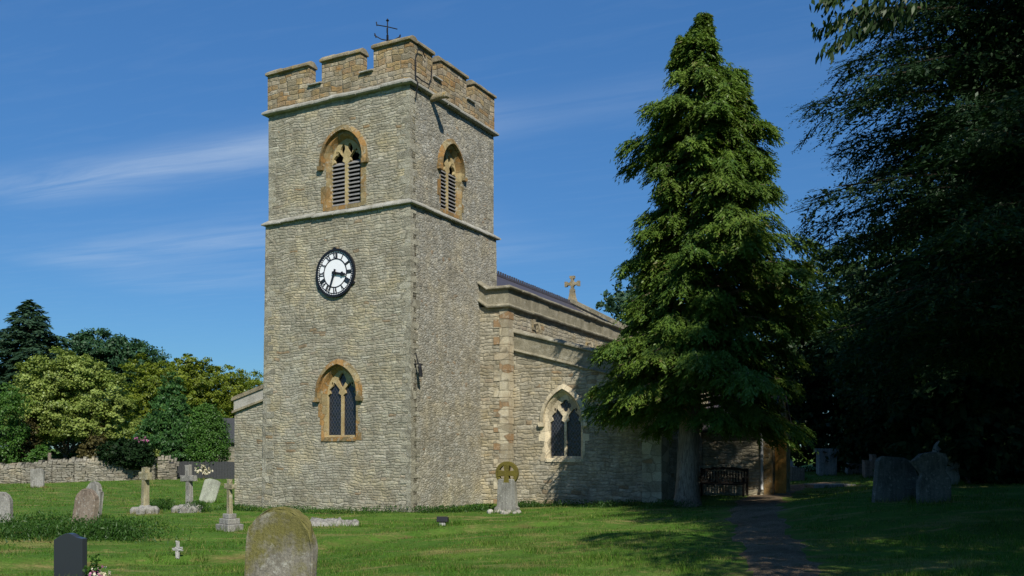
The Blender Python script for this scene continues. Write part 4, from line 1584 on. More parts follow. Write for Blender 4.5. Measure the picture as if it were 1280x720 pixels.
    if fill:
        nfl, sz = fill
        bi = rng.integers(0, len(B), nfl)
        Pf = B[bi] + rng.normal(0, 0.09, (nfl, 3)) * np.array([1, 1, 0.6]) - np.array([0, 0, 0.04])
        Vf, Ff = quads(Pf, D[bi] + rng.normal(0, 0.6, (nfl, 3)), unit(nfl) + np.array([0, 0, 0.6]), sz * rng.uniform(0.6, 1.4, nfl), sz * 0.42)
        F_ = np.concatenate([F_, Ff + len(V)])
        V = np.concatenate([V, Vf])
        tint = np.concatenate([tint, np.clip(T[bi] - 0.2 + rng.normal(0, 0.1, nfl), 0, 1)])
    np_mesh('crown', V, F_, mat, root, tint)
    return root


M['bark_yew'] = bark_mat('cypress_bark', (0.13, 0.09, 0.062), (0.42, 0.32, 0.235), (14, 14, 2.0))
M['bark_black'] = bark_mat('spruce_bark', (0.022, 0.019, 0.016), (0.045, 0.038, 0.03))
M['bark_dark'] = bark_mat('dark_bark', (0.05, 0.042, 0.035), (0.10, 0.085, 0.065))
M['leaf_cyp'] = leaf_mat('cypress_fronds', (0.028, 0.078, 0.013), (0.140, 0.210, 0.032), 0.30, (0.17, 0.16, 0.055))
M['leaf_spruce'] = leaf_mat('spruce_needles', (0.012, 0.032, 0.014), (0.035, 0.070, 0.026), 0.15)
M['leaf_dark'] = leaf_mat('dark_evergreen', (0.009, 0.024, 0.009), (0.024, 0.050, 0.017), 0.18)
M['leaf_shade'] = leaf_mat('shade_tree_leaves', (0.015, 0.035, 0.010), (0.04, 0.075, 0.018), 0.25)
M['leaf_syc'] = leaf_mat('golden_sycamore', (0.11, 0.17, 0.026), (0.30, 0.36, 0.090), 0.32)
M['leaf_olive'] = leaf_mat('olive_leaves', (0.075, 0.125, 0.012), (0.22, 0.26, 0.028), 0.34)
M['leaf_wood'] = leaf_mat('woodland_leaves', (0.020, 0.060, 0.026), (0.052, 0.115, 0.046), 0.28)
M['leaf_green'] = leaf_mat('fresh_shrub', (0.035, 0.095, 0.014), (0.085, 0.18, 0.030), 0.28)
M['leaf_conef'] = leaf_mat('garden_cypress', (0.022, 0.075, 0.020), (0.070, 0.155, 0.036), 0.24)
M['leaf_fir'] = leaf_mat('blue_fir', (0.026, 0.062, 0.038), (0.066, 0.125, 0.066), 0.24)
M['leaf_red'] = leaf_mat('copper_leaves', (0.05, 0.045, 0.015), (0.12, 0.105, 0.035), 0.25)
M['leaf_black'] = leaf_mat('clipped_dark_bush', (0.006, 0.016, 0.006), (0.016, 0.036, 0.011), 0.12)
M['leaf_pink'] = leaf_mat('pink_blossom', (0.35, 0.10, 0.22), (0.55, 0.22, 0.38), 0.25)
M['leaf_weed'] = leaf_mat('weeds', (0.018, 0.055, 0.008), (0.045, 0.105, 0.016), 0.25)

# --- the big cypress beside the aisle
CB = hit(858, 633)
DC = CB.y
sc_ = DC / FPX
PROF = [(18, 879, 883), (40, 864, 890), (58, 845, 893), (78, 852, 900), (98, 846, 922), (125, 815, 940), (150, 792, 950), (175, 806, 962), (205, 808, 955), (235, 815, 962), (262, 806, 972),
        (290, 786, 985), (330, 790, 996), (365, 774, 1003), (400, 768, 1008), (440, 756, 1012), (480, 744, 1014), (515, 738, 1008), (545, 760, 985)]


def row2z(y):
    return 1.6 + (HOR - y) * sc_ - CB.z


pz = np.array([row2z(p[0]) for p in PROF])[::-1]
axp = np.array([858 + (633 - p[0]) / 615.0 * 22 for p in PROF])[::-1]
rl = np.array([(858 + (633 - p[0]) / 615.0 * 22 - p[1]) * sc_ for p in PROF])[::-1]
rr = np.array([(p[2] - (858 + (633 - p[0]) / 615.0 * 22)) * sc_ for p in PROF])[::-1]


def cyp_axis(z):
    return (float(np.interp(z, [0, row2z(18)], [0, 22 * sc_])), 0.0)


def cyp_r(z, az):
    a, b = float(np.interp(z, pz, rl)), float(np.interp(z, pz, rr))
    c = math.cos(az)
    if z < 4.5:
        b *= 0.86
    side = a if c < 0 else b
    av = (a + b) / 2
    k = 1 + 0.20 * math.sin(2.6 * az + 1.9 * z) * math.sin(1.3 * z + az) + 0.10 * math.sin(5 * az - 3.1 * z)
    return (av + (side - av) * abs(c)) * k


conifer('cypress_tree', 'tall dense bright green cypress growing beside the church aisle and bench', CB, cyp_axis, 2.35, row2z(20), cyp_r,
        M['leaf_cyp'], M['bark_yew'], nb=285, fpb=98, k=13, fl=0.40, ll=0.13, lw=0.040, droop=0.66, hang=0.70, trunk_r=0.29, rise=0.34, dens_pow=0.90, inner=0.30, rvar=(0.60, 1.20), sidek=0.13,
        leaders=((1.38, -0.1, row2z(205), row2z(97), 0.85, 40), (-0.05, 0.0, row2z(95), row2z(46), 0.36, 14)))

# --- the dark spruce on the right
SB = Vector((9.05, 14.2, gzf(9.05, 14.2)))


def spr_r(z, az):
    r = float(np.interp(z, [0.8, 2, 3.3, 4.8, 6.0, 7.1, 8.0, 8.8, 10, 12, 15.5], [2.2, 3.2, 4.0, 4.6, 4.4, 4.7, 3.9, 3.2, 2.7, 2.0, 0.2]))
    return r * (1 + 0.10 * math.sin(3.0 * az + z * 2.3))


spruce = conifer('spruce_tree', 'dark broad spruce with spiky drooping boughs at the right of the path', SB, lambda z: (0.0, 0.0), 3.0, 15.3, spr_r,
                 M['leaf_spruce'], M['bark_black'], nb=300, fpb=80, k=22, fl=0.46, ll=0.055, lw=0.017, droop=0.30, hang=0.42, trunk_r=0.3, flat=0.6, rise=0.10, inner=0.15, rvar=(0.60, 1.06), spread_k=0.10, lat=1.05, sidek=0.11, fill=(95000, 0.10), tpow=0.65)
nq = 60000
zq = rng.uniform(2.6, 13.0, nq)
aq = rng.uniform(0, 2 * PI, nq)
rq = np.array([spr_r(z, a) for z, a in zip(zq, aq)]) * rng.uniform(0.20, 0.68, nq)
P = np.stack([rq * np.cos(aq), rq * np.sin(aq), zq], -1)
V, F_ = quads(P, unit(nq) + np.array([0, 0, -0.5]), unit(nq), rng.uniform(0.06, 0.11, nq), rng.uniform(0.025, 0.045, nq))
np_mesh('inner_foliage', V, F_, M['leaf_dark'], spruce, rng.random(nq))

# --- tall trees standing to the right of the view; they shade the right-hand lawn
shade_group = 'tall trees shading the right of the churchyard'


def lobes_crown(h0, h1, rad, nl, seed, squash=0.8):
    rd = random.Random(seed)
    out = [(0, 0, (h0 + h1) / 2, rad * 0.6, rad * 0.6, (h1 - h0) * 0.42)]
    for i in range(nl):
        z = h0 + (h1 - h0) * (i + 0.5) / nl
        a = i * 2.4 + rd.uniform(-0.4, 0.4)
        rr_ = rad * (1 - abs((z - (h0 + h1) / 2) / (h1 - h0)) ** 2 * 1.6)
        d_ = rr_ * rd.uniform(0.4, 0.75)
        s = rad * rd.uniform(0.35, 0.55)
        out.append((d_ * math.cos(a), d_ * math.sin(a), z, s, s, s * squash))
    return out


SH = [((9.2, 3.4), 4.2, 12.6, 4.6, 'broad shade tree at the right of the path, leafy twigs hanging over the lawn'),
      ((14.0, 4.5), 6.0, 25.0, 4.8, 'very tall leafy tree beyond the right edge of the churchyard lawn'),
      ((18.5, 12.0), 5.0, 25.0, 5.0, 'tall thick tree standing behind the headstones on the shaded side'),
      ((22.5, 22.0), 4.0, 22.0, 5.2, 'tall tree on the far right margin of the churchyard'),
      ((19.5, 33.0), 3.0, 17.0, 4.6, 'tall dark tree at the far right behind the shaded graves')]
for i, ((x, y), h0, h1, rad, lab) in enumerate(SH):
    lb_ = lobes_crown(h0, h1, rad, 14, 40 + i)
    if i == 0:
        lb_ += []
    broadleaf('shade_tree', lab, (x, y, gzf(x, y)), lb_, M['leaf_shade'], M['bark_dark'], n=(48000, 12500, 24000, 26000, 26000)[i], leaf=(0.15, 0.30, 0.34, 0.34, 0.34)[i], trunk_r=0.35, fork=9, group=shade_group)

# twigs of the shade tree that hang into view
tw_root = [o for o in bpy.data.objects if o.name == 'shade_tree'][0]
tb = MB()
LV, LU, LN = [], [], []
for (pa, pb) in (((1150, -30, 10.5), (1024, 6, 9.8)), ((1150, 10, 10.5), (1022, 38, 9.9)), ((1140, 20, 10.3), (1032, 66, 9.9)), ((1110, -20, 10.2), (1040, -4, 9.6)),
                 ((1230, -40, 10.0), (1075, 12, 9.9))):
    a_, b_ = at(*pa), at(*pb)
    base_v = tw_root.location
    a_, b_ = a_ - base_v, b_ - base_v
    pts = [a_.lerp(b_, s) + Vector((0, 0, 0.10 * math.sin(PI * s))) for s in np.linspace(0, 1, 7)]
    tb.tube(pts, [0.02, 0.017, 0.014, 0.011, 0.008, 0.006, 0.004], 5)
    for j in range(230):
        s = random.uniform(0.05, 1.0)
        p = a_.lerp(b_, s) + Vector((random.gauss(0, 0.05), random.gauss(0, 0.08), 0.10 * math.sin(PI * s) + random.gauss(-0.03, 0.035)))
        LV.append(p)
        LU.append((random.gauss(-0.35, 0.3), random.gauss(0, 0.3), -1.0))
        LN.append((random.gauss(0, 0.5), random.gauss(-0.8, 0.4), random.gauss(0.2, 0.3)))
for a_, b_ in (((0, 0, 4.5), (-2.5, 3.5, 6.2)), ((-2.5, 3.5, 6.2), (-4.2, 6.9, 6.6))):
    tb.tube([Vector(a_), Vector(a_).lerp(Vector(b_), 0.5) + Vector((0.1, 0, 0.2)), Vector(b_)], [0.1, 0.07, 0.04], 6)
tb.build('hanging_branch', M['bark_dark'], tw_root)
V, F_ = quads(np.array(LV), np.array(LU, float), np.array(LN, float), rng.uniform(0.09, 0.15, len(LV)), rng.uniform(0.03, 0.045, len(LV)))
np_mesh('hanging_leaves', V, F_, M['leaf_shade'], tw_root, np.clip(rng.normal(0.5, 0.25, len(LV)), 0, 1))

# --- shaded trees and bushes behind the graves on the right
wood_group = 'dark trees behind the shaded graves'
for i, (x, y, h, rad, lab, mk) in enumerate([
        (19.5, 46, 11.0, 3.8, 'dark green round tree beyond the small far gravestones', 'leaf_shade'),
        (21.0, 44, 13.0, 4.4, 'dark tall tree behind the far chest tombs', 'leaf_dark'),
        (26.5, 47, 14.0, 5.0, 'dark tree filling the gap behind the big spruce', 'leaf_dark'),
        (31.0, 52, 15.0, 5.0, 'dark tree at the far right behind the spruce', 'leaf_dark'),
        (18.2, 38, 6.5, 2.6, 'low dark holly bush behind the leaning headstones', 'leaf_dark'),
        (14.8, 28, 6.5, 2.5, 'low dark laurel bush at the right edge of the graves', 'leaf_dark'),
        (19.0, 53, 9.0, 4.6, 'broad dark thicket tree closing the view beyond the far tombs', 'leaf_dark'),
        (25.5, 57, 10.0, 5.0, 'wide dark thicket tree beyond the shaded slabs', 'leaf_dark'),
        (36.0, 60, 12.0, 6.0, 'wide dark thicket tree at the far right', 'leaf_dark'),
        (13.0, 18.5, 3.2, 1.7, 'low black green bush under the spruce at the right edge', 'leaf_dark'),
        (12.2, 24.5, 5.0, 1.6, 'small dark evergreen under the spruce boughs', 'leaf_dark')]):
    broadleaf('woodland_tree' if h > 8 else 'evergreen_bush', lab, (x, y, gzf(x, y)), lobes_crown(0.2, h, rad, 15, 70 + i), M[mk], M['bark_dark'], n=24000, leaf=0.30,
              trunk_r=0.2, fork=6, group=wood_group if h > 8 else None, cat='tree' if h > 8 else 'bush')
broadleaf('ash_tree', 'bluish green tree showing above the nave roof behind the gable cross', (10.5, 70, 0.5), lobes_crown(5, 14.8, 3.9, 12, 91), M['leaf_fir'], M['bark_dark'], n=12000, leaf=0.34, trunk_r=0.3)
broadleaf('lime_tree', 'half hidden tree between the cypress and the dark spruce', (15.8, 52, 0.5), lobes_crown(1.0, 10.5, 3.6, 14, 95), M['leaf_shade'], M['bark_dark'], n=40000, leaf=0.2, trunk_r=0.3)

# --- garden trees beyond the dry stone wall on the left


def gl(px, d):
    x = (px - 640) / FPX * d
    return (x, d, gzf(x, d))


def hz(py, d, base):
    return 1.6 + (HOR - py) / FPX * d - base


b = gl(36, 86)
h_ = hz(376, 86, b[2])


def fir_r(z, az):
    return float(np.interp(z, [2, 8, h_ * 0.72, h_ * 0.9, h_], [4.2, 4.0, 2.9, 1.3, 0.2])) * (1 + 0.25 * math.sin(2.2 * z + 2 * az))


conifer('fir_tree', 'dark blue green fir rising behind the golden tree on the far left', b, lambda z: (0, 0), 2, h_, fir_r, M['leaf_fir'], M['bark_dark'], nb=150, fpb=34, k=9,
        fl=0.9, ll=0.42, lw=0.13, droop=0.05, hang=0.2, trunk_r=0.3, flat=0.6, rise=0.12)
b = gl(140, 98)
h_ = hz(414, 98, b[2])
broadleaf('wood_tree', 'dark rounded woodland tree behind the golden tree', b, [(-3.4, 0, h_ * 0.72, 2.6, 3, h_ * 0.25), (-1.6, 0, h_ * 0.80, 2.3, 3, h_ * 0.20), (0.8, 0, h_ * 0.74, 3.0, 3, h_ * 0.22), (3.2, 0, h_ * 0.66, 2.8, 3, h_ * 0.22), (5.0, 0, h_ * 0.58, 2.2, 3, h_ * 0.22), (0, 0, h_ * 0.4, 6, 4, h_ * 0.3)],
          M['leaf_wood'], M['bark_dark'], n=80000, leaf=0.30, trunk_r=0.35, rough=0.08)
b = gl(82, 57)
h_ = hz(438, 57, b[2])
syl = [(-2.2, 0, h_ * 0.52, 1.5, 1.6, h_ * 0.22), (-1.3, -0.3, h_ * 0.72, 1.4, 1.5, h_ * 0.20), (-0.2, 0, h_ * 0.80, 1.4, 1.5, h_ * 0.19), (1.1, 0, h_ * 0.78, 1.3, 1.5, h_ * 0.17), (2.3, 0.2, h_ * 0.62, 1.5, 1.5, h_ * 0.20),
       (3.2, 0, h_ * 0.46, 1.1, 1.3, h_ * 0.17), (0.6, -0.8, h_ * 0.52, 1.8, 1.6, h_ * 0.22), (-1.0, -0.6, h_ * 0.48, 1.6, 1.5, h_ * 0.2), (1.8, -0.5, h_ * 0.42, 1.4, 1.4, h_ * 0.15), (-2.5, 0, h_ * 0.36, 1.1, 1.2, h_ * 0.12)]
broadleaf('sycamore_tree', 'pale golden green tree with a dark trunk behind the stone wall', b, syl, M['leaf_syc'], M['bark_dark'], n=80000, leaf=0.135, aspect=0.8, trunk_r=0.20, trunk_top=1.4, fork=8, up=0.8, fill=0.25, rough=0.12)
for px, d, py, wd, lab, mk in ((196, 76, 453, 4.6, 'olive green tree left of the pointed evergreen', 'leaf_olive'), (248, 80, 448, 4.2, 'olive yellow tree rising right of the pointed evergreen', 'leaf_olive'),
                               (300, 84, 466, 5.0, 'olive hedge tree nearest the church wall', 'leaf_olive')):
    b = gl(px, d)
    h_ = hz(py, d, b[2])
    broadleaf('garden_tree', lab, b, lobes_crown(0.5, h_ * 0.97, wd * 0.72, 13, int(px)), M[mk], M['bark_dark'], n=60000, leaf=0.19, trunk_r=0.2, up=0.7, rough=0.2)
b = gl(213, 54)
h_ = hz(465, 54, b[2])
cl = [(0.0, 0, h_ * f, max(0.35, 1.9 * (1 - f) ** 0.62), max(0.35, 1.9 * (1 - f) ** 0.62), h_ * 0.13) for f in (0.14, 0.3, 0.46, 0.62, 0.76, 0.88)] + [(-0.5, 0, h_ * 0.4, 1.2, 1.2, h_ * 0.2), (0.6, 0, h_ * 0.3, 1.2, 1.2, h_ * 0.2)]
broadleaf('evergreen_tree', 'pointed dense evergreen with drooping sprays behind the wall', b, cl, M['leaf_conef'], M['bark_dark'], n=36000, leaf=0.18, aspect=0.4, trunk_r=0.15, fill=0.2, rough=0.12, up=0.1)
b = gl(261, 52)
h_ = hz(503, 52, b[2])
broadleaf('clipped_shrub', 'tall rounded clipped evergreen beside the church wall', b, [(0, 0, h_ * 0.45, 1.05, 1.1, h_ * 0.45), (-0.1, 0, h_ * 0.68, 0.8, 0.9, h_ * 0.31)], M['leaf_green'], M['bark_dark'], n=26000, leaf=0.11, trunk_r=0.1, fill=0.15, rough=0.05, cat='shrub')
b = gl(157, 49.0)
h_ = hz(551, 49.0, b[2])
broadleaf('dark_bush', 'low black green clipped bush overhanging the stone wall', b, [(0, 0, h_ * 0.70, 1.4, 1.0, h_ * 0.30), (0.7, -0.2, h_ * 0.58, 0.9, 0.9, h_ * 0.28)], M['leaf_black'], M['bark_dark'], n=9000, leaf=0.15, trunk_r=0.1, fill=0.15, rough=0.06, cat='bush')
for px, d, py, wd, lab, mk in ((8, 53, 482, 1.7, 'tall green shrub at the left edge behind the wall', 'leaf_green'), (32, 55, 520, 1.2, 'copper brown shrub beneath the golden tree', 'leaf_red'), (48, 51, 558, 0.7, 'bright green low shrub beside the fence post', 'leaf_green'),
                               (120, 56, 540, 1.3, 'dull brown green shrub under the golden tree', 'leaf_red'), (100, 58, 562, 1.6, 'low green shrub behind the crest of the wall', 'leaf_weed'), (175, 52.5, 543, 0.9, 'dusky shrub bearing pink flowers above the dark bush', 'leaf_conef'), (192, 51, 562, 0.4, 'yellow green young shrub right of the dark bush', 'leaf_syc')):
    b = gl(px, d)
    h_ = max(0.6, hz(py, d, b[2]))
    broadleaf('garden_shrub', lab, b, lobes_crown(0.1, h_, wd, 7, int(px) + 3), M[mk], M['bark_dark'], n=12000, leaf=0.13, trunk_r=0.06, cat='shrub', rough=0.15)
b = gl(176, 51.6)
broadleaf('flower_bush', 'spray of pink flowers above the dark clipped bush', b, [(0, 0, hz(552, 51.6, b[2]), 0.35, 0.3, 0.3)], M['leaf_pink'], M['bark_dark'], n=200, leaf=0.12, trunk_r=0.03, cat='flowers', fork=1)
b = gl(60, 62)
hd = [(i * 1.6 - 9, random.uniform(-0.3, 0.3), 0.8, 1.2, 0.8, random.uniform(0.9, 1.3)) for i in range(12)]
broadleaf('hedge', 'long low hedge behind the dry stone wall', b, hd, M['leaf_weed'], M['bark_dark'], n=14000, leaf=0.22, trunk=False, cat='hedge', crown_name='foliage')

# a slate-roofed outbuilding glimpsed between the shrubs and the church
hb_ = gl(250, 66)
house = empty('outbuilding', hb_, 0.2, 'grey slate roofed outbuilding half hidden behind the clipped evergreen', 'building')
mb = MB()
mb.box(-2.4, 3.0, 0, 4, -0.4, 2.2)
mb.build('wall', M['drystone'], house)
mb = MB()
mb.add([(-2.7, -0.3, 2.1), (3.3, -0.3, 2.1), (3.3, 2, 4.0), (-2.7, 2, 4.0), (-2.7, 4.3, 2.1), (3.3, 4.3, 2.1)], [(0, 1, 2, 3), (3, 2, 5, 4), (0, 3, 4), (1, 5, 2), (0, 4, 5, 1)])
mb.build('roof', M['bluefence'], house)
# grey boarded fence
fb = gl(252, 51)
fence = empty('board_fence', fb, 0.03, 'low grey boarded fence between the stone wall and the church', 'fence')
mb = MB()
for i in range(28):
    x = -1.9 + i * 0.16
    mb.box(x, x + 0.15, 0, 0.03, -0.2, 0.98 + random.uniform(-0.02, 0.02))
mb.build('board_panel', M['bluefence'], fence)
for x in (-1.9, 0.2, 2.4):
    mb = MB()
    mb.box(x, x + 0.1, 0.035, 0.13, -0.3, 1.05)
    mb.build('post', M['bluefence'], fence)
# a garden post
gpq = gl(62, 50)
mb = MB()
mb.tube([(0, 0, -0.3), (0, 0, hz(566, 50, gpq[2]))], 0.09, 8)
o = mb.build('garden_post', M['grave_brown'])
o.location = gpq
tag(o, 'weathered wooden post standing just behind the stone wall', 'post')


# --- dry stone wall
def dry_wall(name, label, pts):
    """pts: list of (px, top row, base row, depth)"""
    root_p = Vector(gl(pts[0][0], pts[0][3]))
    mb = MB()
    for (p0, t0, b0, d0), (p1, t1, b1, d1) in zip(pts[:-1], pts[1:]):
        A, B = at(p0, b0, d0), at(p1, b1, d1)
        TA, TB = at(p0, t0, d0), at(p1, t1, d1)
        L = (Vector((B.x, B.y)) - Vector((A.x, A.y))).length
        ex = (B - A).normalized()
        ex.z = 0
        ex.normalize()
        ey = Vector((-ex.y, ex.x, 0))
        z = min(A.z, B.z) - 0.35
        zt = max(TA.z, TB.z)
        while z < zt:
            h = random.uniform(0.08, 0.17)
            s = 0.0
            while s < L:
                l = random.uniform(0.18, 0.55)
                l = min(l, L - s)
                u = (s + l / 2) / L
                top_here = TA.z * (1 - u) + TB.z * u
                if z + h < top_here + 0.05 and l > 0.03:
                    j = random.uniform(0, 0.06)
                    c0 = A + ex * s - root_p
                    g = 0.012
                    vs = []
                    tl = random.uniform(-0.02, 0.02)
                    for dz in (g, h):
                        for dy in (-0.25 - j, 0.25):
                            for dx in (g, l - g):
                                q = c0 + ex * dx + ey * dy
                                vs.append((q.x + random.uniform(-0.012, 0.012), q.y, z - root_p.z + dz + tl * (dx / max(l, 0.1) - 0.5) * 2))
                    mb.add(vs, [(0, 2, 3, 1), (4, 5, 7, 6), (0, 1, 5, 4), (2, 6, 7, 3), (0, 4, 6, 2), (1, 3, 7, 5)])
                s += l
            z += h
        s = 0.0
        while s < L:      # rough cope stones set on edge
            l = random.uniform(0.09, 0.2)
            u = s / L
            zz = TA.z * (1 - u) + TB.z * u - root_p.z - 0.02
            c0 = A + ex * s - root_p
            hgt = random.uniform(0.16, 0.34)
            ln_ = random.uniform(-0.02, 0.12)
            vs = []
            for dz in (0, hgt):
                for dy in (-0.24, 0.24):
                    for dx in (0.01, l - 0.01):
                        q = c0 + ex * (dx + ln_ * dz / 0.3) + ey * dy * (1 - 0.35 * dz / hgt)
                        vs.append((q.x, q.y, zz + dz + random.uniform(-0.02, 0.02)))
            mb.add(vs, [(0, 2, 3, 1), (4, 5, 7, 6), (0, 1, 5, 4), (2, 6, 7, 3), (0, 4, 6, 2), (1, 3, 7, 5)])
            s += l
    o = mb.build(name, M['drystone'])
    o.location = root_p
    return tag(o, label, 'wall')


dry_wall('dry_stone_wall', 'rough dry stone wall bounding the left side of the churchyard', [(-60, 586, 606, 49), (30, 585, 605, 48.5), (68, 580, 603, 48.5), (95, 577, 602, 48.6), (160, 577, 600, 49), (195, 578, 599, 49.2)])
dry_wall('dry_stone_wall', 'short paler length of dry stone wall beside the grey fence', [(197, 575, 598, 49.6), (212, 575, 598, 49.8), (222, 583, 599, 49.9)])


# ------------------------------------------------------------------ churchyard monuments
def rough_prism(poly, thick, amp=0.006, seed=0, bevel=0.02, name='slab', mat=None, parent=None):
    """weathered slab: outline in (x, z), front face towards -y, edges bevelled, faces slightly uneven"""
    mb = MB()
    mb.prism(poly, lambda u, z, d: (u, -d, z), -thick / 2, thick / 2)
    o = mb.build(name, mat, parent)
    bm = bmesh.new()
    bm.from_mesh(o.data)
    bmesh.ops.dissolve_limit(bm, angle_limit=0.02, verts=bm.verts, edges=bm.edges)
    ed = [e for e in bm.edges if e.is_manifold and e.calc_face_angle(0) > 0.6]
    bmesh.ops.bevel(bm, geom=ed, offset=bevel, segments=2, affect='EDGES', profile=0.5)
    rd = random.Random(seed)
    for v in bm.verts:
        v.co += Vector((rd.gauss(0, amp), rd.gauss(0, amp), rd.gauss(0, amp)))
    bm.to_mesh(o.data)
    bm.free()
    return o


def round_head(w_, h, rise, n=14, sh=0.0):
    """headstone outline with a segmental or round head; sh: shoulders"""
    pts = [(-w_ / 2, -0.25), (w_ / 2, -0.25), (w_ / 2, h - rise)]
    ww = w_ / 2 - sh
    for i in range(n + 1):
        a = PI * i / n
        pts.append((ww * math.cos(a), h - rise + rise * math.sin(a)))
    pts.append((-w_ / 2, h - rise))
    out = []
    for p in pts:
        if not out or (abs(p[0] - out[-1][0]) + abs(p[1] - out[-1][1])) > 1e-4:
            out.append(p)
    return out


def place(o, p, yaw=0.0, lean=(0.0, 0.0)):
    o.location = p
    o.rotation_euler = (R(lean[0]), R(lean[1]), R(yaw))


def mono(name, label, px, py, poly_f, thick, mat, yaw=0, lean=(0, 0), cat='headstone', amp=0.006, seed=1, depth=None, bevel=0.02):
    p = hit(px, py) if depth is None else Vector(gl(px, depth))
    s = p.y / FPX
    o = rough_prism(poly_f(s), thick, amp, seed, bevel, name, mat)
    place(o, p, yaw, lean)
    tag(o, label, cat)
    return o


mono('headstone', 'large round topped headstone covered with olive moss, nearest on the lawn', 349, 757, lambda s: round_head(92 * s, 130 * s, 50 * s), 0.13, M['grave_moss'], yaw=-14, lean=(-2, 1), seed=2, depth=10.0)
o = mono('granite_headstone', 'polished dark granite headstone with a curved top and flowers beside it', 88, 719, lambda s: [(-23 * s, -0.25), (23 * s, -0.25), (23 * s, 54 * s), (13 * s, 55.5 * s), (6 * s, 59 * s), (0, 60 * s), (-6 * s, 59 * s), (-13 * s, 56 * s), (-23 * s, 51 * s)], 0.10, M['granite'], yaw=-20, amp=0.0, bevel=0.006, depth=13.8)
mono('headstone', 'grey round headed stone cut by the left edge of the lawn', 1, 657, lambda s: round_head(30 * s, 42 * s, 14 * s), 0.14, M['grave_grey'], yaw=-10, seed=4)
mono('headstone', 'small pale worn headstone in front of the dry stone wall', 47, 610, lambda s: [(-8 * s, -0.3), (8 * s, -0.3), (8 * s, 22 * s), (2 * s, 25 * s), (-3 * s, 23 * s), (-8 * s, 24 * s)], 0.14, M['grave_grey'], seed=5)
mono('headstone', 'brown leaning round headstone in front of a paler one', 104, 657, lambda s: round_head(34 * s, 46 * s, 20 * s), 0.15, M['grave_brown'], yaw=-22, lean=(-5, 7), seed=6)
mono('headstone', 'pale lichened headstone just behind the brown leaning one', 115, 647, lambda s: round_head(26 * s, 45 * s, 12 * s, sh=0.05), 0.13, M['grave_grey'], yaw=-22, lean=(-4, 2), seed=7)
mono('leaning_slab', 'greenish flat slab tilted sideways beside the boarded fence', 258, 629, lambda s: [(-10 * s, -0.2), (10 * s, -0.2), (10 * s, 29 * s), (5 * s, 31 * s), (-5 * s, 31 * s), (-10 * s, 28 * s)], 0.1, M['grave_green'], lean=(-12, 13), seed=8)


def cross_thing(name, label, px, py, H, arm, wd, armz, mats, base, yaw=0, lean=(0, 0), cat='grave cross', wheel=0):
    p = hit(px, py)
    s = p.y / FPX
    root = empty(name, p, R(yaw), label, cat)
    poly = [(-wd * 0.55 * s, 0), (wd * 0.55 * s, 0), (wd * 0.42 * s, (armz - wd * 0.5) * s), (arm * s, (armz - wd * 0.5) * s), (arm * s, (armz + wd * 0.5) * s), (wd * 0.45 * s, (armz + wd * 0.5) * s), (wd * 0.5 * s, H * s), (-wd * 0.5 * s, H * s),
            (-wd * 0.45 * s, (armz + wd * 0.5) * s), (-arm * s, (armz + wd * 0.5) * s), (-arm * s, (armz - wd * 0.5) * s), (-wd * 0.42 * s, (armz - wd * 0.5) * s)]
    o_ = rough_prism(poly, wd * 0.8 * s, 0.007, int(px), 0.012, 'cross', mats[0], root)
    o_.rotation_euler = (R(lean[0]), R(lean[1]), 0)
    if wheel:
        wb = MB()
        wb.ring([(x, z + armz * s) for x, z in circ(wheel * s, 24)], [(x, z + armz * s) for x, z in circ(wheel * 0.72 * s, 24)], lambda u, z, d: (u, -d, z), -wd * 0.3 * s, wd * 0.3 * s, closed=True)
        wb.build('wheel', mats[0], root)
    rd = random.Random(int(px))
    bb = MB()
    if base == 'rocks':
        for i in range(16):
            a = rd.uniform(0, 2 * PI)
            q = rd.uniform(0.1, 17) * s
            r_ = rd.uniform(0.10, 0.20)
            c = (q * math.cos(a), q * math.sin(a) * 0.8, 0.04 + (0.16 - 0.006 * q / s))
            poly_ = [(c[0] + r_ * math.cos(t_) * rd.uniform(0.75, 1.2), c[1] + r_ * math.sin(t_) * rd.uniform(0.75, 1.2)) for t_ in np.linspace(0, 2 * PI, 8)[:-1]]
            n_ = len(poly_)
            vs_ = [(x, y, -0.15) for x, y in poly_] + [(x, y, c[2]) for x, y in poly_] + [(c[0] + (x - c[0]) * 0.6, c[1] + (y - c[1]) * 0.6, c[2] + r_ * 0.45) for x, y in poly_]
            fs_ = [(i_ + k_ * n_, (i_ + 1) % n_ + k_ * n_, (i_ + 1) % n_ + (k_ + 1) * n_, i_ + (k_ + 1) * n_) for k_ in range(2) for i_ in range(n_)] + [tuple(range(2 * n_, 3 * n_))]
            bb.add(vs_, fs_)
    elif base == 'steps':
        for i, (w2, z0_, z1_) in enumerate(((14, -4, 8), (10.5, 8, 15), (7, 15, 21))):
            bb.box(-w2 * s, w2 * s, -w2 * 0.8 * s, w2 * 0.8 * s, z0_ * s + 0.002, z1_ * s)
    if base:
        bb.build('plinth', mats[1], root, bevel=0.015)
    return root


cross_thing('stone_cross', 'tall stone cross with yellow lichen on a rocky cairn, left of two', 181, 642, 58, 10, 8.5, 47, (M['grave_yellow'], M['grave_grey']), 'rocks', yaw=-38, lean=(0, 2))
cross_thing('stone_cross', 'grey stone cross on a rocky cairn, right of two', 237, 640, 59, 12, 7, 42, (M['grave_grey'], M['grave_grey']), 'rocks', yaw=-28, lean=(0, -2))
cross_thing('pedestal_cross', 'slim lichened cross on a stepped stone pedestal near the church corner', 287, 663, 64, 9, 6.0, 55, (M['grave_yellow'], M['grave_grey']), 'steps', yaw=-40)
cross_thing('small_cross', 'tiny pale cross marker standing low in the grass', 222, 699, 22, 6.5, 4.0, 12, (M['grave_pale'], M['grave_pale']), None, yaw=-10)

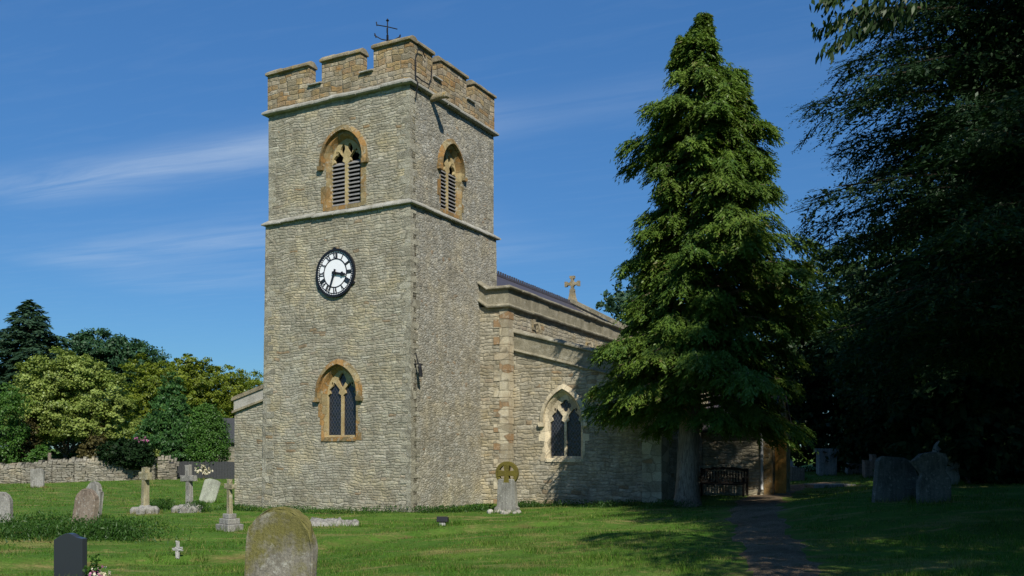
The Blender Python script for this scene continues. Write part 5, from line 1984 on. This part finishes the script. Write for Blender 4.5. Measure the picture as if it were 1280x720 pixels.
# wheel-headed stone by the aisle
p = hit(634, 641)
s = p.y / FPX
wh = empty('wheel_headstone', p, R(-22), 'mossy wheel headed gravestone leaning back by the aisle corner', 'headstone')
rough_prism([(-17 * s, -0.2), (17 * s, -0.2), (16 * s, 6 * s), (13 * s, 8 * s), (12 * s, 30 * s), (10.5 * s, 42 * s), (-10.5 * s, 42 * s), (-12 * s, 30 * s), (-13 * s, 8 * s), (-16 * s, 6 * s)], 0.16, 0.006, 3, 0.015, 'shaft', M['grave_mosscross'], wh)
mb = MB()
cz_ = 49 * s
mb.ring([(x, z + cz_) for x, z in circ(15 * s, 28)], [(x, z + cz_) for x, z in circ(10.5 * s, 28)], lambda u, z, d: (u, -d, z), -0.07, 0.07, closed=True)
for k in range(4):
    a = k * PI / 2
    c_, s_ = math.cos(a), math.sin(a)
    mb.prism([(c_ * l - s_ * w2, cz_ + s_ * l + c_ * w2) for l, w2 in ((0, -2.2 * s), (12 * s, -4.2 * s), (12 * s, 4.2 * s), (0, 2.2 * s))], lambda u, z, d: (u, -d, z), -0.08 - 0.002 * k, 0.08 + 0.002 * k)
mb.build('wheel_head', M['moss'], wh, bevel=0.012)
rd = random.Random(5)
mb = MB()
for i in range(10):
    x, y, r_ = rd.uniform(-20, 20) * s, rd.uniform(-0.35, -0.1), rd.uniform(0.05, 0.10)
    mb.lathe([(r_, -0.1), (r_ * 1.1, r_ * 0.4), (r_ * 0.7, r_ * 0.95), (r_ * 0.2, r_ * 1.1)], (x, y), 7)
mb.build('footing_stones', M['pale'], wh)

# flat ledger slab, and the top of a low stone at the bottom edge
p = hit(418, 658)
s = p.y / FPX
gu, gv = np.meshgrid(np.linspace(-1, 1, 46), np.linspace(-1, 1, 16))
hs = 0.17 + 0.035 * hash_noise(gu * 3, gv * 2, 0.4, 1) + 0.03 * hash_noise(gu * 3, gv * 2, 0.13, 4) - 0.05 * (gu > 0.28) + 0.02 * (gu < -0.5)
ed_ = np.clip(np.minimum((1 - np.abs(gu)) * 9, (1 - np.abs(gv)) * 4), 0, 1)
hs = hs * ed_ ** 0.5 - 0.12 * (1 - ed_)
nu = 46
iq = np.arange(15)[:, None] * nu + np.arange(nu - 1)[None, :]
o = np_mesh('ledger_slab', np.stack([gu.ravel() * 33 * s * (1 + 0.03 * hash_noise(gv.ravel(), gu.ravel(), 0.3)), gv.ravel() * (0.34 - 0.06 * gu.ravel()), hs.ravel()], -1),
            np.stack([iq, iq + 1, iq + nu + 1, iq + nu], -1).reshape(-1, 4), M['grave_grey'])
place(o, p, 12, (5, -1.5))
tag(o, 'low broken ledger slab lying in grass at the foot of the tower', 'grave slab')
p = Vector(gl(537, 11.2))
mb = MB()
mb.prism([(-0.28, -0.2), (0.28, -0.2), (0.26, 0.06), (0.15, 0.10), (-0.15, 0.10), (-0.26, 0.06)], lambda u, z, d: (u, -d, z), -0.10, 0.10)
o = mb.build('kerb_stone', M['grave_pale'], bevel=0.02)
place(o, p, -8)
tag(o, 'pale top of a low grave stone at the front edge of the lawn', 'grave stone')

# floodlight on the lawn
p = hit(553, 657)
s = p.y / FPX
fl_ = empty('floodlight', p, R(-10), 'small black floodlight box on the lawn before the tower', 'floodlight')
mb = MB()
mb.box(-7 * s, 7 * s, -0.08, 0.08, 4 * s, 11 * s)
hd_ = mb.build('lamp_housing', M['black'], fl_, bevel=0.01)
hd_.rotation_euler = (R(-12), 0, 0)
mb = MB()
mb.box(-4 * s, 4 * s, -0.05, 0.05, -0.1, 3.6 * s)
mb.build('stand', M['grave_pale'], fl_)

# flowers beside the granite stone
p = Vector(gl(119, 13.6))
fw = empty('flower_vase', p, 0, 'grave vase of pink and cream flowers beside the dark granite headstone', 'flowers')
mb = MB()
mb.lathe([(0.05, -0.05), (0.065, 0.08), (0.06, 0.16), (0.0, 0.16)], (0.0, 0.0), 12)
mb.build('vase', M['granite'], fw)
for nm, mk, c0, n_ in (('pink_blossoms', 'leaf_pink', (0.03, -0.05, 0.10), 60), ('leaves', 'leaf_weed', (-0.03, 0.0, 0.2), 130)):
    P = np.array(c0) + rng.normal(0, (0.06, 0.05, 0.05 if n_ < 100 else 0.09), (n_, 3))
    V, F_ = quads(P, unit(n_), unit(n_), 0.06, 0.04)
    np_mesh(nm, V, F_, M[mk], fw, rng.random(n_))
M['leaf_cream'] = leaf_mat('cream_blossom', (0.55, 0.5, 0.35), (0.75, 0.7, 0.55), 0.2)
P = np.array((0.10, -0.03, 0.14)) + rng.normal(0, (0.05, 0.05, 0.05), (60, 3))
V, F_ = quads(P, unit(60), unit(60), 0.05, 0.04)
np_mesh('cream_blossoms', V, F_, M['leaf_cream'], fw, rng.random(60))
# white flowers by the far fence
b = gl(254, 49.5)
broadleaf('white_flower_clump', 'clump of white flowers in front of the boarded fence', b, [(0, 0, 0.5, 0.4, 0.25, 0.28)], M['leaf_cream'], M['bark_dark'], n=300, leaf=0.12, trunk_r=0.03, cat='flowers', fork=1)

# shaded monuments on the right
mono('headstone', 'wide dark leaning headstone with cut corners on the shaded lawn', 1119, 627, lambda s: [(-31 * s, -0.2), (31 * s, -0.2), (30 * s, 30 * s), (22 * s, 50 * s), (10 * s, 55 * s), (-20 * s, 55 * s), (-25 * s, 50 * s)], 0.16, M['grave_dark'], yaw=10, lean=(-6, 3), seed=11)
mono('headstone', 'shaped grey headstone with curved shoulders beside the dark leaning one', 1167, 628, lambda s: [(-22 * s, -0.2), (21 * s, -0.2), (23 * s, 28 * s), (16 * s, 40 * s), (22 * s, 52 * s), (18 * s, 60 * s), (4 * s, 63 * s), (-14 * s, 61 * s), (-27 * s, 52 * s), (-22 * s, 46 * s), (-15 * s, 36 * s), (-20 * s, 22 * s)], 0.15, M['grave_dark'], yaw=8, lean=(-3, -2), seed=12)
mono('headstone', 'round headed headstone standing behind the shaped grey one', 1181, 606, lambda s: round_head(36 * s, 58 * s, 20 * s, sh=3 * s), 0.15, M['grave_grey'], yaw=6, seed=13)
mono('headstone', 'square topped pale slab rising behind the shaped headstones', 1150, 598, lambda s: [(-16 * s, -0.2), (16 * s, -0.2), (16 * s, 47 * s), (-16 * s, 47 * s)], 0.1, M['grave_grey'], seed=14)
mono('headstone', 'pale slab deep in shade at the right edge', 1262, 602, lambda s: [(-26 * s, -0.2), (30 * s, -0.2), (30 * s, 46 * s), (10 * s, 50 * s), (-26 * s, 49 * s)], 0.15, M['grave_grey'], yaw=-6, seed=15)
mono('headstone', 'tall dark upright stone far back in the shade', 1033, 594, lambda s: [(-11 * s, -0.2), (11 * s, -0.2), (11 * s, 27 * s), (14 * s, 29 * s), (14 * s, 33 * s), (-14 * s, 33 * s), (-14 * s, 29 * s), (-11 * s, 27 * s)], 0.5, M['grave_grey'], seed=16, cat='pedestal tomb')
mono('headstone', 'low wide stone far back between the pedestal tomb and the small cross', 1067, 593, lambda s: [(-10 * s, -0.2), (10 * s, -0.2), (10 * s, 13 * s), (-8 * s, 14 * s)], 0.4, M['grave_grey'], seed=17)
mono('headstone', 'shouldered stone half hidden behind the wide dark headstone', 1091, 597, lambda s: [(-11 * s, -0.2), (11 * s, -0.2), (11 * s, 18 * s), (3 * s, 21 * s), (3 * s, 29 * s), (-3 * s, 29 * s), (-3 * s, 21 * s), (-12 * s, 22 * s)], 0.3, M['grave_brown'], seed=18)
cross_thing('white_cross', 'small white cross on a block beyond the porch corner', 983, 598, 29, 6, 5, 21, (M['grave_pale'], M['grave_pale']), 'steps')
mono('chest_tomb', 'small brown stone chest tomb in a patch of sun beyond the porch', 994, 600, lambda s: [(-8 * s, -0.2), (8 * s, -0.2), (8 * s, 15 * s), (-8 * s, 17 * s)], 0.9, M['grave_brown'], seed=19, cat='tomb')
p = hit(1037, 608)
mb = MB()
mb.box(-0.9, 0.9, -0.45, 0.45, -0.1, 0.10)
o = mb.build('ledger_stone', M['grave_grey'], bevel=0.03)
place(o, p, 8)
tag(o, 'flat grey ledger stone lying in the shaded grass', 'grave slab')

# the bench against the porch wall
bx, by = XP - 0.62, -7.55


def bench():
    wx = CORNER.x + 0.4726 * bx - 0.8813 * by
    wy = CORNER.y + 0.8813 * bx + 0.4726 * by
    root = empty('bench', (wx, wy, gzf(wx, wy)), H_E - PI / 2, 'dark slatted wooden bench against the porch wall beside the cypress trunk', 'bench')
    Lb = 1.55
    mb = MB()
    for i in range(5):
        mb.box(-Lb / 2, Lb / 2, -0.28 + i * 0.105, -0.19 + i * 0.105, 0.42, 0.445)
    mb.build('seat', M['darkwood'], root)
    mb = MB()
    top = [(-Lb / 2, 0.96), (-Lb / 4, 1.01), (0, 1.03), (Lb / 4, 1.01), (Lb / 2, 0.96)]
    mb.prism([(x, z - 0.09) for x, z in top] + top[::-1], lambda u, z, d: (u, 0.28 - d, z), -0.03, 0.03)
    for i in range(15):
        x = -Lb / 2 + 0.06 + i * (Lb - 0.12) / 14
        mb.box(x - 0.022, x + 0.022, 0.265, 0.295, 0.505, 0.88)
    mb.box(-Lb / 2, Lb / 2, 0.262, 0.298, 0.455, 0.503)
    mb.build('backrest', M['darkwood'], root)
    for sx in (-1, 1):
        for y, h in ((-0.27, 0.64), (0.28, 0.98)):
            mb = MB()
            xx = sx * (Lb / 2 + 0.035)
            mb.box(xx - 0.032, xx + 0.032, y - 0.032, y + 0.032, -0.08, h)
            mb.build('leg', M['darkwood'], root)
        mb = MB()
        xx = sx * (Lb / 2 + 0.035)
        mb.box(xx - 0.035, xx + 0.035, -0.33, 0.245, 0.642, 0.68)
        mb.build('armrest', M['darkwood'], root)


bench()


# ------------------------------------------------------------------ grass
def outside_church(x, y):
    X = 0.4726 * (x - CORNER.x) + 0.8813 * (y - CORNER.y)
    Y = -0.8813 * (x - CORNER.x) + 0.4726 * (y - CORNER.y)
    a = (X > -0.1) & (X < TX) & (Y > -0.1) & (Y < 9)
    b = (X > 4.7) & (X < 19) & (Y > -6.66) & (Y < 8)
    c = (X > 8.7) & (X < 12.0) & (Y > -9.1) & (Y < -6)
    return ~(a | b | c)


def blades(n, d0, d1, h0, h1, w0, seed):
    g = np.random.default_rng(seed)
    inv = g.uniform(1 / d1, 1 / d0, n)
    d = 1 / inv
    ang = g.uniform(-0.62, 0.62, n)
    x = d * np.tan(ang)
    y = d
    ok = outside_church(x, y) & (path_dist(x, y) > g.normal(0.0, 0.08, n) + 0.16 * hash_noise(x, y, 0.28, 11) - 0.04)
    x, y, d = x[ok], y[ok], d[ok]
    wn_ = worn_at(x, y)
    ok = g.random(len(x)) > wn_ * 0.65
    x, y, d, wn_ = x[ok], y[ok], d[ok], wn_[ok]
    z = np.concatenate([gz(x[i:i + 20000], y[i:i + 20000]) for i in range(0, len(x), 20000)])
    tuft = 0.75 + 0.5 * hash_noise(x, y, 0.35, 5) + 0.35 * hash_noise(x, y, 1.4, 9)
    rank = np.clip(hash_noise(x, y, 0.75, 13) + 0.6 * hash_noise(x, y, 0.23, 2) - 0.45, 0, 1)
    h = g.uniform(h0, h1, len(x)) * (np.clip(tuft, 0.35, 1.7) + 1.6 * rank) * (1 - 0.5 * wn_)
    wd = w0 * (d / 14.0) * g.uniform(0.7, 1.4, len(x))
    th = g.uniform(0, 2 * PI, len(x))
    ln_ = g.uniform(0.1, 0.75, len(x)) * h
    la = g.uniform(0, 2 * PI, len(x))
    B = np.stack([x, y, z - 0.015], -1)
    Wv = np.stack([np.cos(th), np.sin(th), np.zeros_like(th)], -1) * wd[:, None] * 0.5
    T = B + np.stack([ln_ * np.cos(la), ln_ * np.sin(la), h], -1)
    V = np.stack([B - Wv, B + Wv, T], 1).reshape(-1, 3)
    return V, wn_


def foot_tufts():
    g = np.random.default_rng(8)
    V_ = []
    for ob in list(S.objects):
        if ob.parent is None and ob.get('category') in ('headstone', 'grave cross', 'grave slab', 'grave stone', 'tomb', 'pedestal tomb', 'floodlight', 'flowers'):
            wdt = 0.55 if ob.get('category') != 'grave slab' else 1.0
            k = 260
            a = g.uniform(0, 2 * PI, k)
            rr_ = wdt * g.uniform(0.55, 1.05, k)
            x, y = ob.location.x + rr_ * np.cos(a), ob.location.y + rr_ * np.sin(a) * 0.55 - 0.03
            z = gz(x, y)
            h = g.uniform(0.06, 0.19, k)
            th = g.uniform(0, 2 * PI, k)
            B = np.stack([x, y, z - 0.02], -1)
            Wv = np.stack([np.cos(th), np.sin(th), 0 * th], -1) * (0.006 * np.maximum(1, y / 14))[:, None]
            T = B + np.stack([h * g.normal(0, 0.35, k), h * g.normal(0, 0.35, k), h], -1)
            V_.append(np.stack([B - Wv, B + Wv, T], 1).reshape(-1, 3))
    V_ = np.concatenate(V_)
    return V_, np.zeros(len(V_) // 3)


parts = [foot_tufts(), blades(230000, 9.5, 30, 0.035, 0.085, 0.011, 1), blades(90000, 30, 56, 0.05, 0.10, 0.011, 2)]
V = np.concatenate([p_[0] for p_ in parts])
wn_ = np.concatenate([p_[1] for p_ in parts])
F_ = np.arange(len(V)).reshape(-1, 3)
gr = np_mesh('grass', V, F_, M['grass'], None, rng.random(len(F_)))
a_ = gr.data.attributes.new('worn', 'FLOAT', 'FACE')
a_.data.foreach_set('value', wn_.astype(np.float32))
tag(gr, 'short rough mown grass covering the churchyard', 'grass', kind='stuff')


def weed_patch(name, label, spots, n, h, seed):
    g = np.random.default_rng(seed)
    P, U, N = [], [], []
    for (px, py, rx, ry) in spots:
        c = hit(px, py)
        k = n // len(spots)
        x = c.x + g.normal(0, rx, k)
        y = c.y + g.normal(0, ry, k)
        z = gz(x, y) + g.random(k) ** 1.3 * h * np.clip(1.2 - ((x - c.x) / rx / 2.2) ** 2, 0.2, 1)
        P.append(np.stack([x, y, z], -1))
    P = np.concatenate(P)
    U = norm(g.normal(0, 0.6, P.shape) + np.array([0, 0, 0.8]))
    N = norm(g.normal(0, 1, P.shape) + np.array([0, -0.5, 0.6]))
    V_, F2 = quads(P, U, N, g.uniform(0.05, 0.12, len(P)), g.uniform(0.014, 0.03, len(P)))
    o_ = np_mesh(name, V_, F2, M['leaf_weed'], None, g.random(len(P)))
    return tag(o_, label, 'weeds', kind='stuff')


weed_patch('weeds', 'tall dark weeds growing round the headstones behind the granite stone', [(20, 672, 0.9, 0.45), (60, 668, 0.6, 0.5), (105, 672, 0.8, 0.4), (140, 674, 0.35, 0.25), (200, 637, 0.25, 0.3), (245, 640, 0.2, 0.2), (30, 660, 1.0, 0.7), (150, 668, 0.6, 0.5)], 14000, 0.34, 4)
weed_patch('tall_grass', 'rank grass and nettles at the foot of the church walls and cypress', [(500, 640, 0.7, 0.2), (570, 640, 0.5, 0.2), (600, 638, 0.3, 0.2), (840, 634, 0.4, 0.25), (700, 633, 0.6, 0.2), (770, 633, 0.6, 0.2), (360, 640, 0.6, 0.15), (430, 642, 0.7, 0.15), (300, 638, 0.4, 0.15), (540, 641, 0.6, 0.15), (655, 634, 0.3, 0.15)], 9000, 0.20, 6)
